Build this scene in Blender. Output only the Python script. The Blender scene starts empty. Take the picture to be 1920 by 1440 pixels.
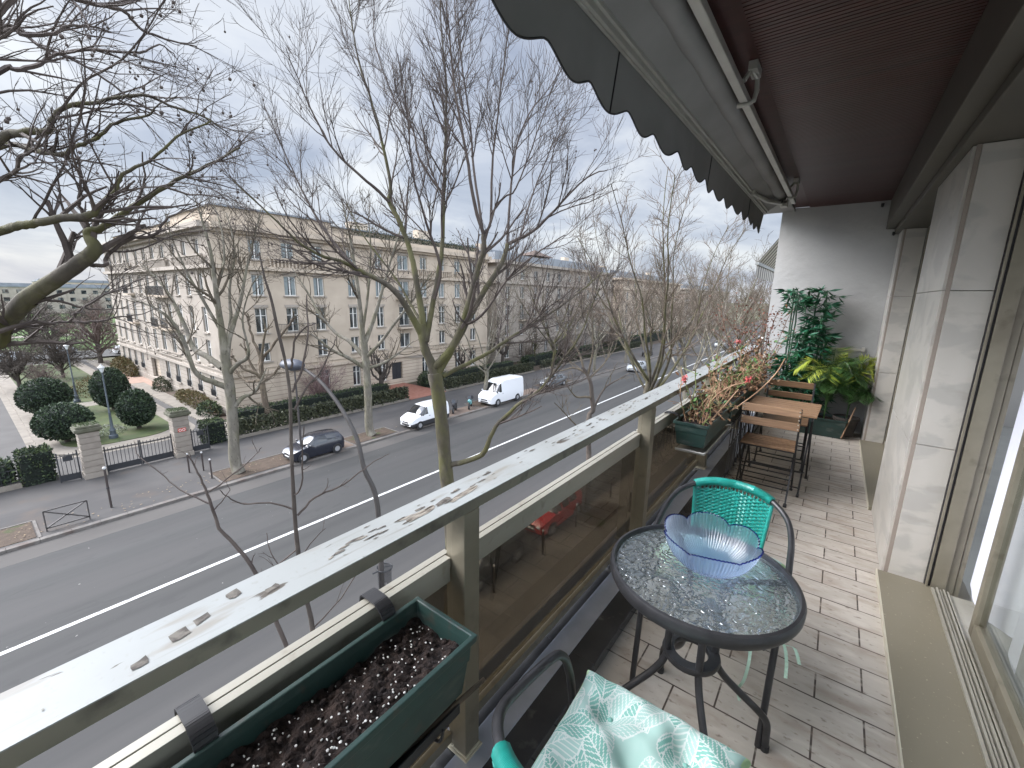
import bpy, math, random
import numpy as np
from mathutils import Vector, Matrix
SC = bpy.context.scene
COL = SC.collection
R = math.radians
# ------------------------------------------------------------------ camera, sky, sun, exposure
H = 1.6
FPX = 796.45                                   # focal length in pixels of a 1920-wide frame
def cam_axes(yaw, pitch, roll):
    cy, sy = math.cos(yaw), math.sin(yaw)
    w = np.array([-sy*math.cos(pitch), cy*math.cos(pitch), -math.sin(pitch)])
    r0 = np.array([cy, sy, 0.0]); u0 = np.cross(r0, w)
    r = r0*math.cos(roll)+u0*math.sin(roll); u = u0*math.cos(roll)-r0*math.sin(roll)
    return r, u, w
CR, CU, CW = cam_axes(0.64750451, 0.20491675, 0.01864969)
CAM = np.array([0, 0, H])
cd = bpy.data.cameras.new('camera'); cam = bpy.data.objects.new('camera', cd); COL.objects.link(cam)
m = Matrix.Identity(4)
for i in range(3):
    m[i][0], m[i][1], m[i][2] = CR[i], CU[i], -CW[i]
m[0][3], m[1][3], m[2][3] = 0, 0, H
cam.matrix_world = m
cd.sensor_fit = 'HORIZONTAL'; cd.sensor_width = 36; cd.lens = FPX/1920*36
cd.clip_start = .02; cd.clip_end = 5000
SC.camera = cam
SUN_EL, SUN_AZ = R(40), R(236)                  # azimuth from +Y clockwise
w = bpy.data.worlds.new('World'); SC.world = w; w.use_nodes = True
nt = w.node_tree; nt.nodes.clear()
def N(t, kind, **kw):
    n = t.nodes.new(kind)
    for k, v in kw.items():
        if k in n.inputs.keys() if isinstance(k, str) else False: n.inputs[k].default_value = v
        else: setattr(n, k, v)
    return n
def L(t, a, b): t.links.new(a, b)
out = N(nt, 'ShaderNodeOutputWorld'); bg = N(nt, 'ShaderNodeBackground'); L(nt, bg.outputs[0], out.inputs[0])
sky = N(nt, 'ShaderNodeTexSky'); sky.sky_type = 'NISHITA'; sky.sun_disc = False
sky.sun_elevation = SUN_EL; sky.sun_rotation = SUN_AZ; sky.air_density = 1.2; sky.dust_density = 2
tc = N(nt, 'ShaderNodeTexCoord')
sep = N(nt, 'ShaderNodeSeparateXYZ'); L(nt, tc.outputs['Generated'], sep.inputs[0])
zz = N(nt, 'ShaderNodeMath', operation='MAXIMUM'); L(nt, sep.outputs[2], zz.inputs[0]); zz.inputs[1].default_value = 0.0
za = N(nt, 'ShaderNodeMath', operation='ADD'); L(nt, zz.outputs[0], za.inputs[0]); za.inputs[1].default_value = .28
dx = N(nt, 'ShaderNodeMath', operation='DIVIDE'); L(nt, sep.outputs[0], dx.inputs[0]); L(nt, za.outputs[0], dx.inputs[1])
dy = N(nt, 'ShaderNodeMath', operation='DIVIDE'); L(nt, sep.outputs[1], dy.inputs[0]); L(nt, za.outputs[0], dy.inputs[1])
cx = N(nt, 'ShaderNodeCombineXYZ'); L(nt, dx.outputs[0], cx.inputs[0]); L(nt, dy.outputs[0], cx.inputs[1])
n1 = N(nt, 'ShaderNodeTexNoise'); L(nt, cx.outputs[0], n1.inputs['Vector'])
n1.inputs['Scale'].default_value = 1.5; n1.inputs['Detail'].default_value = 6; n1.inputs['Roughness'].default_value = .55; n1.inputs['Distortion'].default_value = .5
rp = N(nt, 'ShaderNodeValToRGB'); L(nt, n1.outputs[0], rp.inputs[0])
e = rp.color_ramp.elements
e[0].position = .33; e[0].color = (2.1, 2.38, 3.0, 1)
e[1].position = .66; e[1].color = (4.7, 4.85, 5.0, 1)
x_ = e.new(.5); x_.color = (3.1, 3.35, 3.9, 1)
mx = N(nt, 'ShaderNodeMix', data_type='RGBA'); mx.inputs[0].default_value = .88
L(nt, sky.outputs[0], mx.inputs[6]); L(nt, rp.outputs[0], mx.inputs[7])
# fill glow added out of view: round the veiled sun, and +x for facade, room
SUND = (math.sin(SUN_AZ)*math.cos(SUN_EL), math.cos(SUN_AZ)*math.cos(SUN_EL), math.sin(SUN_EL))
dt = N(nt, 'ShaderNodeVectorMath', operation='DOT_PRODUCT'); L(nt, tc.outputs['Generated'], dt.inputs[0]); dt.inputs[1].default_value = SUND
g1 = N(nt, 'ShaderNodeMapRange', interpolation_type='SMOOTHSTEP'); g1.inputs[1].default_value = .76; g1.inputs[2].default_value = 1.0; g1.inputs[3].default_value = 1.0; g1.inputs[4].default_value = 13.0; L(nt, dt.outputs['Value'], g1.inputs[0])
d2 = N(nt, 'ShaderNodeVectorMath', operation='DOT_PRODUCT'); L(nt, tc.outputs['Generated'], d2.inputs[0]); d2.inputs[1].default_value = (.83, -.16, .53)
g2 = N(nt, 'ShaderNodeMapRange', interpolation_type='SMOOTHSTEP'); g2.inputs[1].default_value = .02; g2.inputs[2].default_value = 1.0; g2.inputs[3].default_value = 1.0; g2.inputs[4].default_value = 4.2; L(nt, d2.outputs['Value'], g2.inputs[0])
gm = N(nt, 'ShaderNodeMath', operation='MULTIPLY'); L(nt, g1.outputs[0], gm.inputs[0]); L(nt, g2.outputs[0], gm.inputs[1])
sv = N(nt, 'ShaderNodeVectorMath', operation='SCALE'); L(nt, mx.outputs[2], sv.inputs[0]); L(nt, gm.outputs[0], sv.inputs['Scale']); L(nt, sv.outputs[0], bg.inputs[0])
bg.inputs[1].default_value = .1
sl = bpy.data.lights.new('sun', 'SUN'); sl.energy = 1.5; sl.angle = R(45); sl.color = (1, .94, .86)
so = bpy.data.objects.new('sun', sl); COL.objects.link(so)
sd = Vector((math.sin(SUN_AZ)*math.cos(SUN_EL), math.cos(SUN_AZ)*math.cos(SUN_EL), math.sin(SUN_EL)))
so.rotation_euler = (-sd).to_track_quat('-Z', 'Y').to_euler(); so.location = (0, 0, 60)
vs = SC.view_settings; vs.view_transform = 'Standard'; vs.look = 'None'; vs.gamma = 1; vs.use_curve_mapping = False; vs.exposure = 1.0
SC.cycles.use_denoising = True
SC.cycles.transparent_max_bounces = 24; SC.cycles.max_bounces = 10
# ------------------------------------------------------------------ photo-pixel helpers (1920 x 1440 px -> a point on a real plane)
def ray(x, y):
    d = CW*FPX+CR*(x-960)+CU*(720-y)
    return d/np.linalg.norm(d)
def onz(x, y, z): d = ray(x, y); return CAM+d*((z-H)/d[2])
def onx(x, y, X): d = ray(x, y); return CAM+d*(X/d[0])
def ony(x, y, Y): d = ray(x, y); return CAM+d*(Y/d[1])
NH = np.array([CW[0], CW[1], 0])/math.hypot(CW[0], CW[1])
def onv(x, y, base, off=0.0):                   # on the upright plane that faces the camera through base, off metres behind it
    d = ray(x, y); b = np.array(base, float)-CAM
    return CAM+d*((NH@b+off)/(NH@d))
# ------------------------------------------------------------------ mesh builder
def unit(v): v = np.asarray(v, float); return v/max(1e-9, np.linalg.norm(v))
class MB:
    def __init__(s): s.v = []; s.f = []; s.m = []
    def add(s, vs, fs, mi=0):
        o = len(s.v); s.v.extend([tuple(map(float, p)) for p in vs])
        s.f.extend([tuple(i+o for i in f) for f in fs]); s.m.extend([mi]*len(fs)); return s
    def box(s, a, b, mi=0):
        (x0, y0, z0), (x1, y1, z1) = a, b
        v = [(x0,y0,z0),(x1,y0,z0),(x1,y1,z0),(x0,y1,z0),(x0,y0,z1),(x1,y0,z1),(x1,y1,z1),(x0,y1,z1)]
        return s.add(v, [(0,3,2,1),(4,5,6,7),(0,1,5,4),(1,2,6,5),(2,3,7,6),(3,0,4,7)], mi)
    def bar(s, p, q, wd, ht, up=(0,0,1), mi=0):   # a rectangular bar from p to q
        p = np.array(p, float); q = np.array(q, float); d = unit(q-p); a = np.cross(d, up)
        if np.linalg.norm(a) < 1e-4: a = np.cross(d, (1,0,0))
        a = unit(a)*wd/2; b = unit(np.cross(a, d))*ht/2
        v = [p-a-b, p+a-b, p+a+b, p-a+b, q-a-b, q+a-b, q+a+b, q-a+b]
        return s.add(v, [(0,1,2,3),(7,6,5,4),(0,4,5,1),(1,5,6,2),(2,6,7,3),(3,7,4,0)], mi)
    def tube(s, pts, rad, n=8, mi=0, cap=True, closed=False):
        P = np.array(pts, float); k = len(P)
        if np.isscalar(rad): rad = [rad]*k
        T = np.gradient(P, axis=0) if not closed else np.roll(P, -1, 0)-np.roll(P, 1, 0)
        T /= np.maximum(1e-9, np.linalg.norm(T, axis=1))[:, None]
        a = np.cross(T[0], (0,0,1.0))
        if np.linalg.norm(a) < .1: a = np.cross(T[0], (1.0,0,0))
        a = unit(a); ang = np.arange(n)*2*math.pi/n; ca, sa = np.cos(ang)[:, None], np.sin(ang)[:, None]
        V = []
        for i in range(k):
            a = a-T[i]*(a@T[i]); a = unit(a); b = np.cross(T[i], a)
            V.append(P[i]+rad[i]*(ca*a+sa*b))
        o = len(s.v); s.v.extend(map(tuple, np.concatenate(V).tolist()))
        F = []
        for i in range(k if closed else k-1):
            j = (i+1) % k
            for q in range(n):
                r = (q+1) % n
                F.append((o+i*n+q, o+i*n+r, o+j*n+r, o+j*n+q))
        if cap and not closed:
            F.append(tuple(o+q for q in range(n))[::-1]); F.append(tuple(o+(k-1)*n+q for q in range(n)))
        s.f.extend(F); s.m.extend([mi]*len(F)); return s
    def lathe(s, prof, c=(0,0,0), n=24, mi=0, ax='z', cap=True):
        V = []
        for r, z in prof:
            for q in range(n):
                t = 2*math.pi*q/n
                if ax == 'z': V.append((c[0]+r*math.cos(t), c[1]+r*math.sin(t), c[2]+z))
                elif ax == 'x': V.append((c[0]+z, c[1]+r*math.cos(t), c[2]+r*math.sin(t)))
                else: V.append((c[0]+r*math.sin(t), c[1]+z, c[2]+r*math.cos(t)))
        F = [(i*n+q, i*n+(q+1) % n, (i+1)*n+(q+1) % n, (i+1)*n+q) for i in range(len(prof)-1) for q in range(n)]
        if cap: F.append(tuple(range(n))[::-1]); F.append(tuple((len(prof)-1)*n+q for q in range(n)))
        return s.add(V, F, mi)
    def ball(s, c, rx, ry=None, rz=None, n=10, mi=0, fn=None):
        ry = ry or rx; rz = rz or rx; k = max(4, n*2//3); V = []; F = []
        for i in range(k+1):
            ph = math.pi*i/k
            for q in range(n):
                t = 2*math.pi*q/n; p = (math.sin(ph)*math.cos(t), math.sin(ph)*math.sin(t), math.cos(ph))
                g = fn(p) if fn else 1
                V.append((c[0]+rx*p[0]*g, c[1]+ry*p[1]*g, c[2]+rz*p[2]*g))
        F = [(i*n+q, (i+1)*n+q, (i+1)*n+(q+1) % n, i*n+(q+1) % n) for i in range(k) for q in range(n)]
        return s.add(V, F, mi)
    def prism(s, poly, z0, z1, mi=0):
        n = len(poly); v = [(x, y, z0) for x, y in poly]+[(x, y, z1) for x, y in poly]
        area = sum(poly[i][0]*poly[(i+1) % n][1]-poly[(i+1) % n][0]*poly[i][1] for i in range(n))
        F = [tuple(range(n))[::-1], tuple(range(n, 2*n))]+[(i, (i+1) % n, n+(i+1) % n, n+i) for i in range(n)]
        if area < 0: F = [f[::-1] for f in F]
        return s.add(v, F, mi)
    def grid(s, fn, nu, nv, mi=0, cu=False):
        V = [fn(i/(nu if cu else nu), j/nv) for i in range(nu+1) for j in range(nv+1)]
        F = [(i*(nv+1)+j, (i+1)*(nv+1)+j, (i+1)*(nv+1)+j+1, i*(nv+1)+j+1) for i in range(nu) for j in range(nv)]
        return s.add(V, F, mi)
    def leaf(s, c, d, nrm, ln, wd, mi=0, fold=0.0):   # a leaf-shaped face with a slight fold
        c = np.asarray(c, float); d = unit(d); a = unit(np.cross(d, nrm)); u = np.cross(a, d)
        V = [c, c+d*ln*.45+a*wd*.5+u*fold, c+d*ln, c+d*ln*.45-a*wd*.5+u*fold]
        return s.add(V, [(0,1,2,3)], mi)
    def build(s, name, mats, parent=None, smooth=None, bevel=0.0):
        me = bpy.data.meshes.new(name); me.from_pydata(s.v, [], s.f)
        if not isinstance(mats, (list, tuple)): mats = [mats]
        for x in mats: me.materials.append(x)
        if len(mats) > 1: me.polygons.foreach_set('material_index', s.m)
        if smooth is not None:
            me.polygons.foreach_set('use_smooth', [True]*len(me.polygons)); me.set_sharp_from_angle(angle=R(smooth))
        me.update(); o = bpy.data.objects.new(name, me); COL.objects.link(o)
        if parent is not None: o.parent = parent
        if bevel:
            b = o.modifiers.new('bevel', 'BEVEL'); b.width = bevel; b.segments = 2; b.limit_method = 'ANGLE'; b.angle_limit = R(40)
        return o
def tag(o, label=None, cat=None, group=None, kind=None):
    if label: o['label'] = label
    if cat: o['category'] = cat
    if group: o['group'] = group
    if kind: o['kind'] = kind
    return o
def thing(name, label, cat, loc=(0,0,0), rz=0.0, group=None):
    o = bpy.data.objects.new(name, None); COL.objects.link(o); o.location = loc; o.rotation_euler = (0,0,rz)
    o.empty_display_size = .1
    return tag(o, label, cat, group)
def dup(root, loc=None, rz=None, label=None, group=None, sc=None):
    r = root.copy(); COL.objects.link(r)
    if loc is not None: r.location = loc
    if rz is not None: r.rotation_euler = (0,0,rz)
    if sc is not None: r.scale = sc if isinstance(sc, tuple) else (sc, sc, sc)
    if label: r['label'] = label
    if group: r['group'] = group
    for ch in list(root.children):
        c = ch.copy(); COL.objects.link(c); c.parent = r
        for g in ch.children:
            d = g.copy(); COL.objects.link(d); d.parent = c
    return r
# ------------------------------------------------------------------ materials
def mat(name, c1, c2=None, rough=.6, metal=0.0, scale=8.0, lo=.35, hi=.65, detail=6, bump=0.0, bscale=None, bdist=.01, stretch=(1,1,1), c3=None, spec=.5, vor=False):
    m = bpy.data.materials.new(name); m.use_nodes = True; t = m.node_tree
    b = t.nodes['Principled BSDF']; b.inputs['Roughness'].default_value = rough; b.inputs['Metallic'].default_value = metal
    b.inputs['Specular IOR Level'].default_value = spec
    b.inputs['Base Color'].default_value = (*c1, 1)
    if c2 is not None or bump:
        tc = N(t, 'ShaderNodeTexCoord'); mp = N(t, 'ShaderNodeMapping'); mp.inputs['Scale'].default_value = stretch
        L(t, tc.outputs['Object'], mp.inputs[0])
    if c2 is not None:
        n = N(t, 'ShaderNodeTexVoronoi' if vor else 'ShaderNodeTexNoise'); n.inputs['Scale'].default_value = scale
        if not vor: n.inputs['Detail'].default_value = detail
        L(t, mp.outputs[0], n.inputs['Vector'])
        r = N(t, 'ShaderNodeValToRGB'); L(t, n.outputs[0], r.inputs[0])
        r.color_ramp.elements[0].position = lo; r.color_ramp.elements[0].color = (*c1, 1)
        r.color_ramp.elements[1].position = hi; r.color_ramp.elements[1].color = (*c2, 1)
        if c3 is not None: q = r.color_ramp.elements.new((lo+hi)/2); q.color = (*c3, 1)
        L(t, r.outputs[0], b.inputs['Base Color'])
    if bump:
        n = N(t, 'ShaderNodeTexNoise'); n.inputs['Scale'].default_value = bscale or scale*3; n.inputs['Detail'].default_value = 5
        L(t, mp.outputs[0], n.inputs['Vector'])
        bp = N(t, 'ShaderNodeBump'); bp.inputs['Strength'].default_value = bump; bp.inputs['Distance'].default_value = bdist
        L(t, n.outputs[0], bp.inputs['Height']); L(t, bp.outputs[0], b.inputs['Normal'])
    return m
def bsdf(m): return m.node_tree.nodes['Principled BSDF']
def layer(m, colour, mask_scale, lo, hi, stretch=(1,1,1), detail=8, rough=None, seed=0.0, amount=1.0, dist=0.0):
    """mix a second colour (dirt, chips, moss) over a material's base colour by a noise mask"""
    t = m.node_tree; b = bsdf(m); inp = b.inputs['Base Color']
    tc = N(t, 'ShaderNodeTexCoord'); mp = N(t, 'ShaderNodeMapping'); mp.inputs['Scale'].default_value = stretch; mp.inputs['Location'].default_value = (seed, seed*1.7, seed*.3)
    L(t, tc.outputs['Object'], mp.inputs[0])
    n = N(t, 'ShaderNodeTexNoise'); n.inputs['Scale'].default_value = mask_scale; n.inputs['Detail'].default_value = detail; n.inputs['Distortion'].default_value = dist
    L(t, mp.outputs[0], n.inputs['Vector'])
    r = N(t, 'ShaderNodeMapRange'); r.inputs[1].default_value = lo; r.inputs[2].default_value = hi; r.inputs[4].default_value = amount
    L(t, n.outputs[0], r.inputs[0])
    x = N(t, 'ShaderNodeMix', data_type='RGBA'); L(t, r.outputs[0], x.inputs[0])
    if inp.is_linked:
        src = inp.links[0].from_socket; L(t, src, x.inputs[6])
    else: x.inputs[6].default_value = inp.default_value
    x.inputs[7].default_value = (*colour, 1); L(t, x.outputs[2], inp)
    return m
def schlick(t, f0, normal=None):
    lw = N(t, 'ShaderNodeLayerWeight'); lw.inputs[0].default_value = .5
    if normal is not None: L(t, normal, lw.inputs['Normal'])
    pw = N(t, 'ShaderNodeMath', operation='POWER'); L(t, lw.outputs['Facing'], pw.inputs[0]); pw.inputs[1].default_value = 5
    ma = N(t, 'ShaderNodeMath', operation='MULTIPLY_ADD'); L(t, pw.outputs[0], ma.inputs[0]); ma.inputs[1].default_value = 1-f0; ma.inputs[2].default_value = f0
    return ma.outputs[0]
def tinted_glass(name, col, gloss=.05, ior=1.5):
    m = bpy.data.materials.new(name); m.use_nodes = True; t = m.node_tree; t.nodes.clear()
    o = N(t, 'ShaderNodeOutputMaterial'); x = N(t, 'ShaderNodeMixShader'); fo = schlick(t, ((ior-1)/(ior+1))**2)
    tr = N(t, 'ShaderNodeBsdfTransparent'); tr.inputs[0].default_value = (*col, 1)
    g = N(t, 'ShaderNodeBsdfGlossy'); g.inputs['Roughness'].default_value = gloss
    L(t, fo, x.inputs[0]); L(t, tr.outputs[0], x.inputs[1]); L(t, g.outputs[0], x.inputs[2]); L(t, x.outputs[0], o.inputs[0])
    return m
# ------------------------------------------------------------------ colours used across the balcony
M_white = mat('white_paint', (.285,.30,.295), (.245,.255,.245), rough=.45, scale=3, bump=.15, bscale=40, bdist=.002)
layer(M_white, (.20,.185,.155), 7, .60, .66, stretch=(2.2,.35,1), seed=3, amount=.75)
layer(M_white, (.07,.058,.046), 16, .655, .68, stretch=(2,.45,1), seed=9, dist=.6)
layer(M_white, (.15,.14,.12), 28, .60, .74, stretch=(3.5,.16,1), seed=14, amount=.55)
layer(M_white, (.13,.12,.10), 3.2, .60, .80, stretch=(1.5,.5,1), seed=17, amount=.35)
layer(M_white, (.22,.22,.2), 60, .6, .7, seed=1, amount=.5)
M_alu = mat('champagne_aluminium', (.25,.23,.175), (.20,.18,.135), rough=.42, metal=.35, scale=6, stretch=(1,.3,1))
layer(M_alu, (.13,.11,.08), 12, .58, .72, seed=4, amount=.6)
M_alulight = mat('pale_aluminium_cap', (.35,.335,.285), (.28,.265,.22), rough=.38, metal=.2, scale=5, stretch=(1,.3,1))
layer(M_alulight, (.2,.18,.14), 18, .6, .72, seed=2, amount=.6)
M_tan = mat('tan_lacquer', (.185,.165,.12), (.165,.148,.107), rough=.35, scale=2, spec=.4)
layer(M_tan, (.40,.37,.29), 70, .66, .72, seed=5, amount=.6)
M_black = mat('black_metal', (.018,.018,.02), (.03,.03,.032), rough=.38, scale=20, bump=.2, bscale=60, bdist=.001)
M_rubber = mat('black_plastic', (.02,.02,.022), rough=.55)
M_wood = mat('acacia_wood', (.27,.165,.092), (.15,.085,.047), rough=.5, scale=9, stretch=(.6,9,9), detail=8, lo=.3, hi=.7, bump=.3, bscale=20, bdist=.002)
M_planter = mat('green_plastic', (.016,.038,.033), (.022,.05,.043), rough=.42, scale=10, bump=.2, bscale=30, bdist=.002)
layer(M_planter, (.16,.17,.15), 7, .56, .74, stretch=(1,1,2.5), seed=2, amount=.55)
layer(M_planter, (.05,.045,.035), 30, .6, .7, seed=9, amount=.6)
M_stone = mat('pale_marble', (.48,.46,.42), (.39,.37,.33), rough=.35, scale=2.2, stretch=(1,1,.6), detail=10)
layer(M_stone, (.27,.265,.25), 1.6, .49, .56, stretch=(1,1,1.6), seed=12, amount=.4, dist=1.8)
layer(M_stone, (.23,.215,.18), 3.5, .60, .78, stretch=(1,1,2.2), seed=7, amount=.6)
M_soil = mat('dark_soil', (.012,.007,.006), (.03,.017,.012), rough=.95, scale=60, bump=1.0, bscale=90, bdist=.01)
M_perlite = mat('white_perlite', (.72,.7,.66), rough=.8)
# ------------------------------------------------------------------ balcony floor, kerb, ceiling, walls
Mt = bpy.data.materials.new('stoneware_tiles'); Mt.use_nodes = True; t = Mt.node_tree; b = bsdf(Mt); b.inputs['Roughness'].default_value = .5
tc = N(t, 'ShaderNodeTexCoord'); mp = N(t, 'ShaderNodeMapping'); mp.inputs['Location'].default_value = (-.134+.159+3.18, -2.232+15.2, 0); L(t, tc.outputs['Object'], mp.inputs[0])
br = N(t, 'ShaderNodeTexBrick'); L(t, mp.outputs[0], br.inputs['Vector']); br.offset = .5
for k, v in (('Scale', 1), ('Brick Width', .318), ('Row Height', .152), ('Mortar Size', .0036), ('Mortar Smooth', .1), ('Bias', 0)): br.inputs[k].default_value = v
br.inputs['Color1'].default_value = (.47,.43,.375,1); br.inputs['Color2'].default_value = (.385,.35,.305,1); br.inputs['Mortar'].default_value = (.055,.042,.034,1)
L(t, br.outputs['Color'], b.inputs['Base Color'])
layer(Mt, (.24,.18,.135), 4.5, .48, .72, stretch=(1,2.5,1), seed=3, amount=.6, detail=10)
layer(Mt, (.54,.50,.44), 9, .52, .7, stretch=(1,3,1), seed=8, amount=.5, detail=10)
layer(Mt, (.12,.085,.062), 26, .60, .74, stretch=(1,2,1), seed=5, amount=.75)
bp = N(t, 'ShaderNodeBump'); bp.inputs['Strength'].default_value = .5; bp.inputs['Distance'].default_value = .003; bp.invert = True
L(t, br.outputs['Fac'], bp.inputs['Height']); L(t, bp.outputs[0], b.inputs['Normal'])
YN = -1.6                                        # near end of the balcony, behind the camera
tag(MB().box((-.66, YN, -.25), (.62, 6.66, 0)).build('balcony_floor', Mt), kind='structure')
M_slate = mat('polished_slate', (.035,.037,.042), (.055,.057,.062), rough=.22, scale=5, bump=.12, bscale=25, bdist=.002)
layer(M_slate, (.17,.17,.165), 11, .64, .76, seed=2, amount=.55)
M_slateside = mat('slate_side', (.03,.03,.032), rough=.5)
kb = MB(); y = YN
while y < 6.64:
    y2 = min(y+1.02, 6.645); kb.box((-1.0, y+.0012, -.25), (-.632, y2-.0012, .052)); y = y2
kb.box((-.99, YN, -.24), (-.64, 6.64, .046), 1); kb.box((-.842, YN, .05), (-.742, 6.64, .0545), 2)  # last box: pale strip carrying the slate's sky reflection as colour
tag(kb.build('kerb_slab', [M_slate, mat('slate_joint', (.09,.09,.09), rough=.8), mat('sky_sheen_strip', (.46,.50,.60), (.38,.42,.50), rough=.30, metal=.3, scale=9, bump=.2, bscale=60, bdist=.001)], bevel=.003), kind='structure')
M_litter = mat('dry_litter', (.06,.035,.02), (.10,.06,.03), rough=.9, scale=30)
rg = np.random.default_rng(5); lt = MB()
for i in range(420):
    yy = rg.uniform(3.5, 6.0); xx = -.625+abs(rg.normal(0,.07)); a = rg.uniform(0,6.28)
    lt.leaf((xx,yy,.003+rg.uniform(0,.006)), (math.cos(a),math.sin(a),rg.uniform(-.1,.3)), (0,0,1), rg.uniform(.01,.035), rg.uniform(.006,.016))
tag(lt.build('leaf_litter', M_litter), kind='stuff')
# ceiling: ribbed boards running across
M_ceil = mat('oxblood_boards', (.062,.0165,.0145), (.034,.0095,.009), rough=.45, scale=2, stretch=(.3,14,1), lo=.3, hi=.7, spec=.6)
layer(M_ceil, (.05,.033,.03), 1.0, .52, .75, stretch=(.1,5,1), seed=4, amount=.7)
cb = MB(); cb.box((-.985, YN, 2.742), (.45, 6.65, 2.98)); y = YN; rg = np.random.default_rng(2); k = 0
while y < 6.6:
    wd = .021
    cb.box((-.47, y, 2.728), (.287, y+wd, 2.741)); y += wd+(.0065 if k % 18 else .0065); k += 1
tag(cb.build('balcony_ceiling', M_ceil), kind='structure')
M_soff = mat('grey_soffit', (.25,.25,.24), (.2,.2,.19), rough=.8, scale=3)
tag(MB().box((-.99, YN, 2.70), (-.62, 6.655, 2.735)).build('ceiling_edge', M_soff), kind='structure')
# end wall: rough rendered plaster
M_plast = mat('grey_plaster', (.40,.40,.39), (.34,.34,.335), rough=.8, scale=2, bump=.5, bscale=14, bdist=.012)
wl = MB().box((-.757, 6.655, -.2), (.9, 6.86, 2.741)).build('end_wall', M_plast)
tag(wl, 'rough grey plaster wall closing the far end of the balcony', 'wall')
M_bead = mat('plaster_bead', (.47,.45,.41), (.4,.38,.34), rough=.7, scale=8)
a_ = ony(1590, 655, 6.64); c_ = ony(1637, 661, 6.64)
pb = MB(); pb.bar((a_[0]-.35, 6.642, a_[2]+.0), (.30, 6.642, a_[2]), .022, .03); pb.bar((.27, 6.636, a_[2]+.008), (.30, 6.636, a_[2]+.008), .03, .05)
pb.build('wall_moulding', M_bead, wl)
for px, py in ((1655, 384), (1676, 437)):
    q = ony(px, py, 6.62); hk = MB(); hk.box((q[0]-.014, 6.585, q[2]-.02), (q[0]+.014, 6.655, q[2]+.012)); hk.bar((q[0], 6.6, q[2]), (q[0], 6.6, q[2]-.03), .012, .012)
    hk.build('wall_hook', M_black, wl)
# lintel beam above the windows
M_lint = mat('taupe_lintel', (.085,.076,.058), (.07,.062,.048), rough=.5, scale=2)
lb = MB(); lb.box((.288, YN, 2.42), (.60, 6.654, 2.742)); lb.box((.37, YN, 2.365), (.60, 6.654, 2.42))
tag(lb.build('lintel_beam', M_lint, bevel=.004), 'dark taupe lintel running above the windows and piers', 'lintel')
# stone piers
def pier(y0, y1, lab, x1=.595):
    p = thing('stone_pier', lab, 'pier', (.41, y0, 0), group='marble clad piers between the windows')
    zs = [.0, .832, 1.668, 2.364]; f = MB(); g = MB(); cuts = zs
    for a, c in zip(cuts[:-1], cuts[1:]):
        f.box((.03, 0, a+.0015), (x1-.41, .03, c-.0015))            # slab facing the camera
        g.box((0, .02, a+.0015), (.028, y1-y0, c-.0015))            # slab facing the street
    g.build('street_slab', M_stone, p, bevel=.002)
    f.build('cheek_slab', M_stone, p, bevel=.002)
    MB().box((.012, .004, 0), (.029, .0195, 2.364)).build('corner_strip', M_cornr, p)
    MB().box((.03, .032, 0), (x1-.412, y1-y0-.002, 2.36)).build('core', M_lint, p)
    return p
M_cornr = mat('rose_corner_bead', (.27,.23,.195), (.24,.205,.175), rough=.5, scale=5, stretch=(1,1,.3))
pier(3.165, 4.16, 'nearer marble pier with a chipped bright street face beside the sliding door')
pier(6.24, 6.652, 'far narrow marble pier against the plaster end wall')
ch = MB(); q = onx(1649, 920, .4095); ch.add([(.4085, q[1]-.008, q[2]-.035), (.4085, q[1]+.012, q[2]-.03), (.4085, q[1]+.006, q[2]+.035), (.4085, q[1]-.002, q[2]+.025)], [(0,1,2,3)])
# window sills
for y0, y1, lab in ((YN, 3.163, 'wide tan sill in front of the near sliding door'), (4.163, 6.238, 'tan sill in the recess between the two piers')):
    s = thing('window_sill', lab, 'sill', (.39, y0, 0), group='tan window sills')
    MB().box((0, 0, -.02), (.235, y1-y0, .03)).build('sill_board', M_tan, s, bevel=.003)
    MB().box((-.004, 0, -.02), (.002, y1-y0, .031)).build('sill_edge', mat('sill_edge_metal', (.55,.52,.42), rough=.35, metal=.3), s)
# sliding door of the near window
M_doorglass = tinted_glass('door_glass', (.86,.88,.86), .02, 1.5)
dr = thing('sliding_door', 'champagne aluminium sliding glass door left partly open', 'door', (.6, 3.16, .03))
fr = MB(); fr.box((-.002, -.025, -.03), (.008, .0, 2.34)); fr.box((.02, -.02, -.03), (.08, .02, 2.34)); fr.box((.082, .0, -.03), (.115, .03, 2.34)); fr.box((.118, .01, -.03), (.14, .04, 2.34))
fr.build('jamb', M_alu, dr, bevel=.002)
MB().box((-.004, -.012, -.028), (.022, .01, 2.338)).build('gasket', M_rubber, dr)
tk = MB()
for x0, x1, hgt in ((.02,.032,.012),(.038,.046,.02),(.052,.06,.012),(.066,.074,.018),(.082,.09,.012)): tk.box((x0, -4.7, -.02), (x1, -.04, hgt))
tk.box((.012, -4.7, -.035), (.20, -.04, -.004)); tk.build('track', M_alulight, dr)
sa = MB(); yl = -.385
sa.box((.108, yl-.045, .012), (.15, yl, 2.33)); sa.box((.108, -4.7, .012), (.15, yl-.046, .085)); sa.box((.108, -4.7, 2.27), (.15, yl-.046, 2.33))
sa.build('sash', M_alu, dr, bevel=.003)
MB().box((.126, -4.7, .086), (.132, yl-.046, 2.269)).build('glass_pane', M_doorglass, dr)
MB().box((.0, -4.75, 2.331), (.2, .03, 2.42)).build('head_frame', M_alu, dr)
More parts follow.
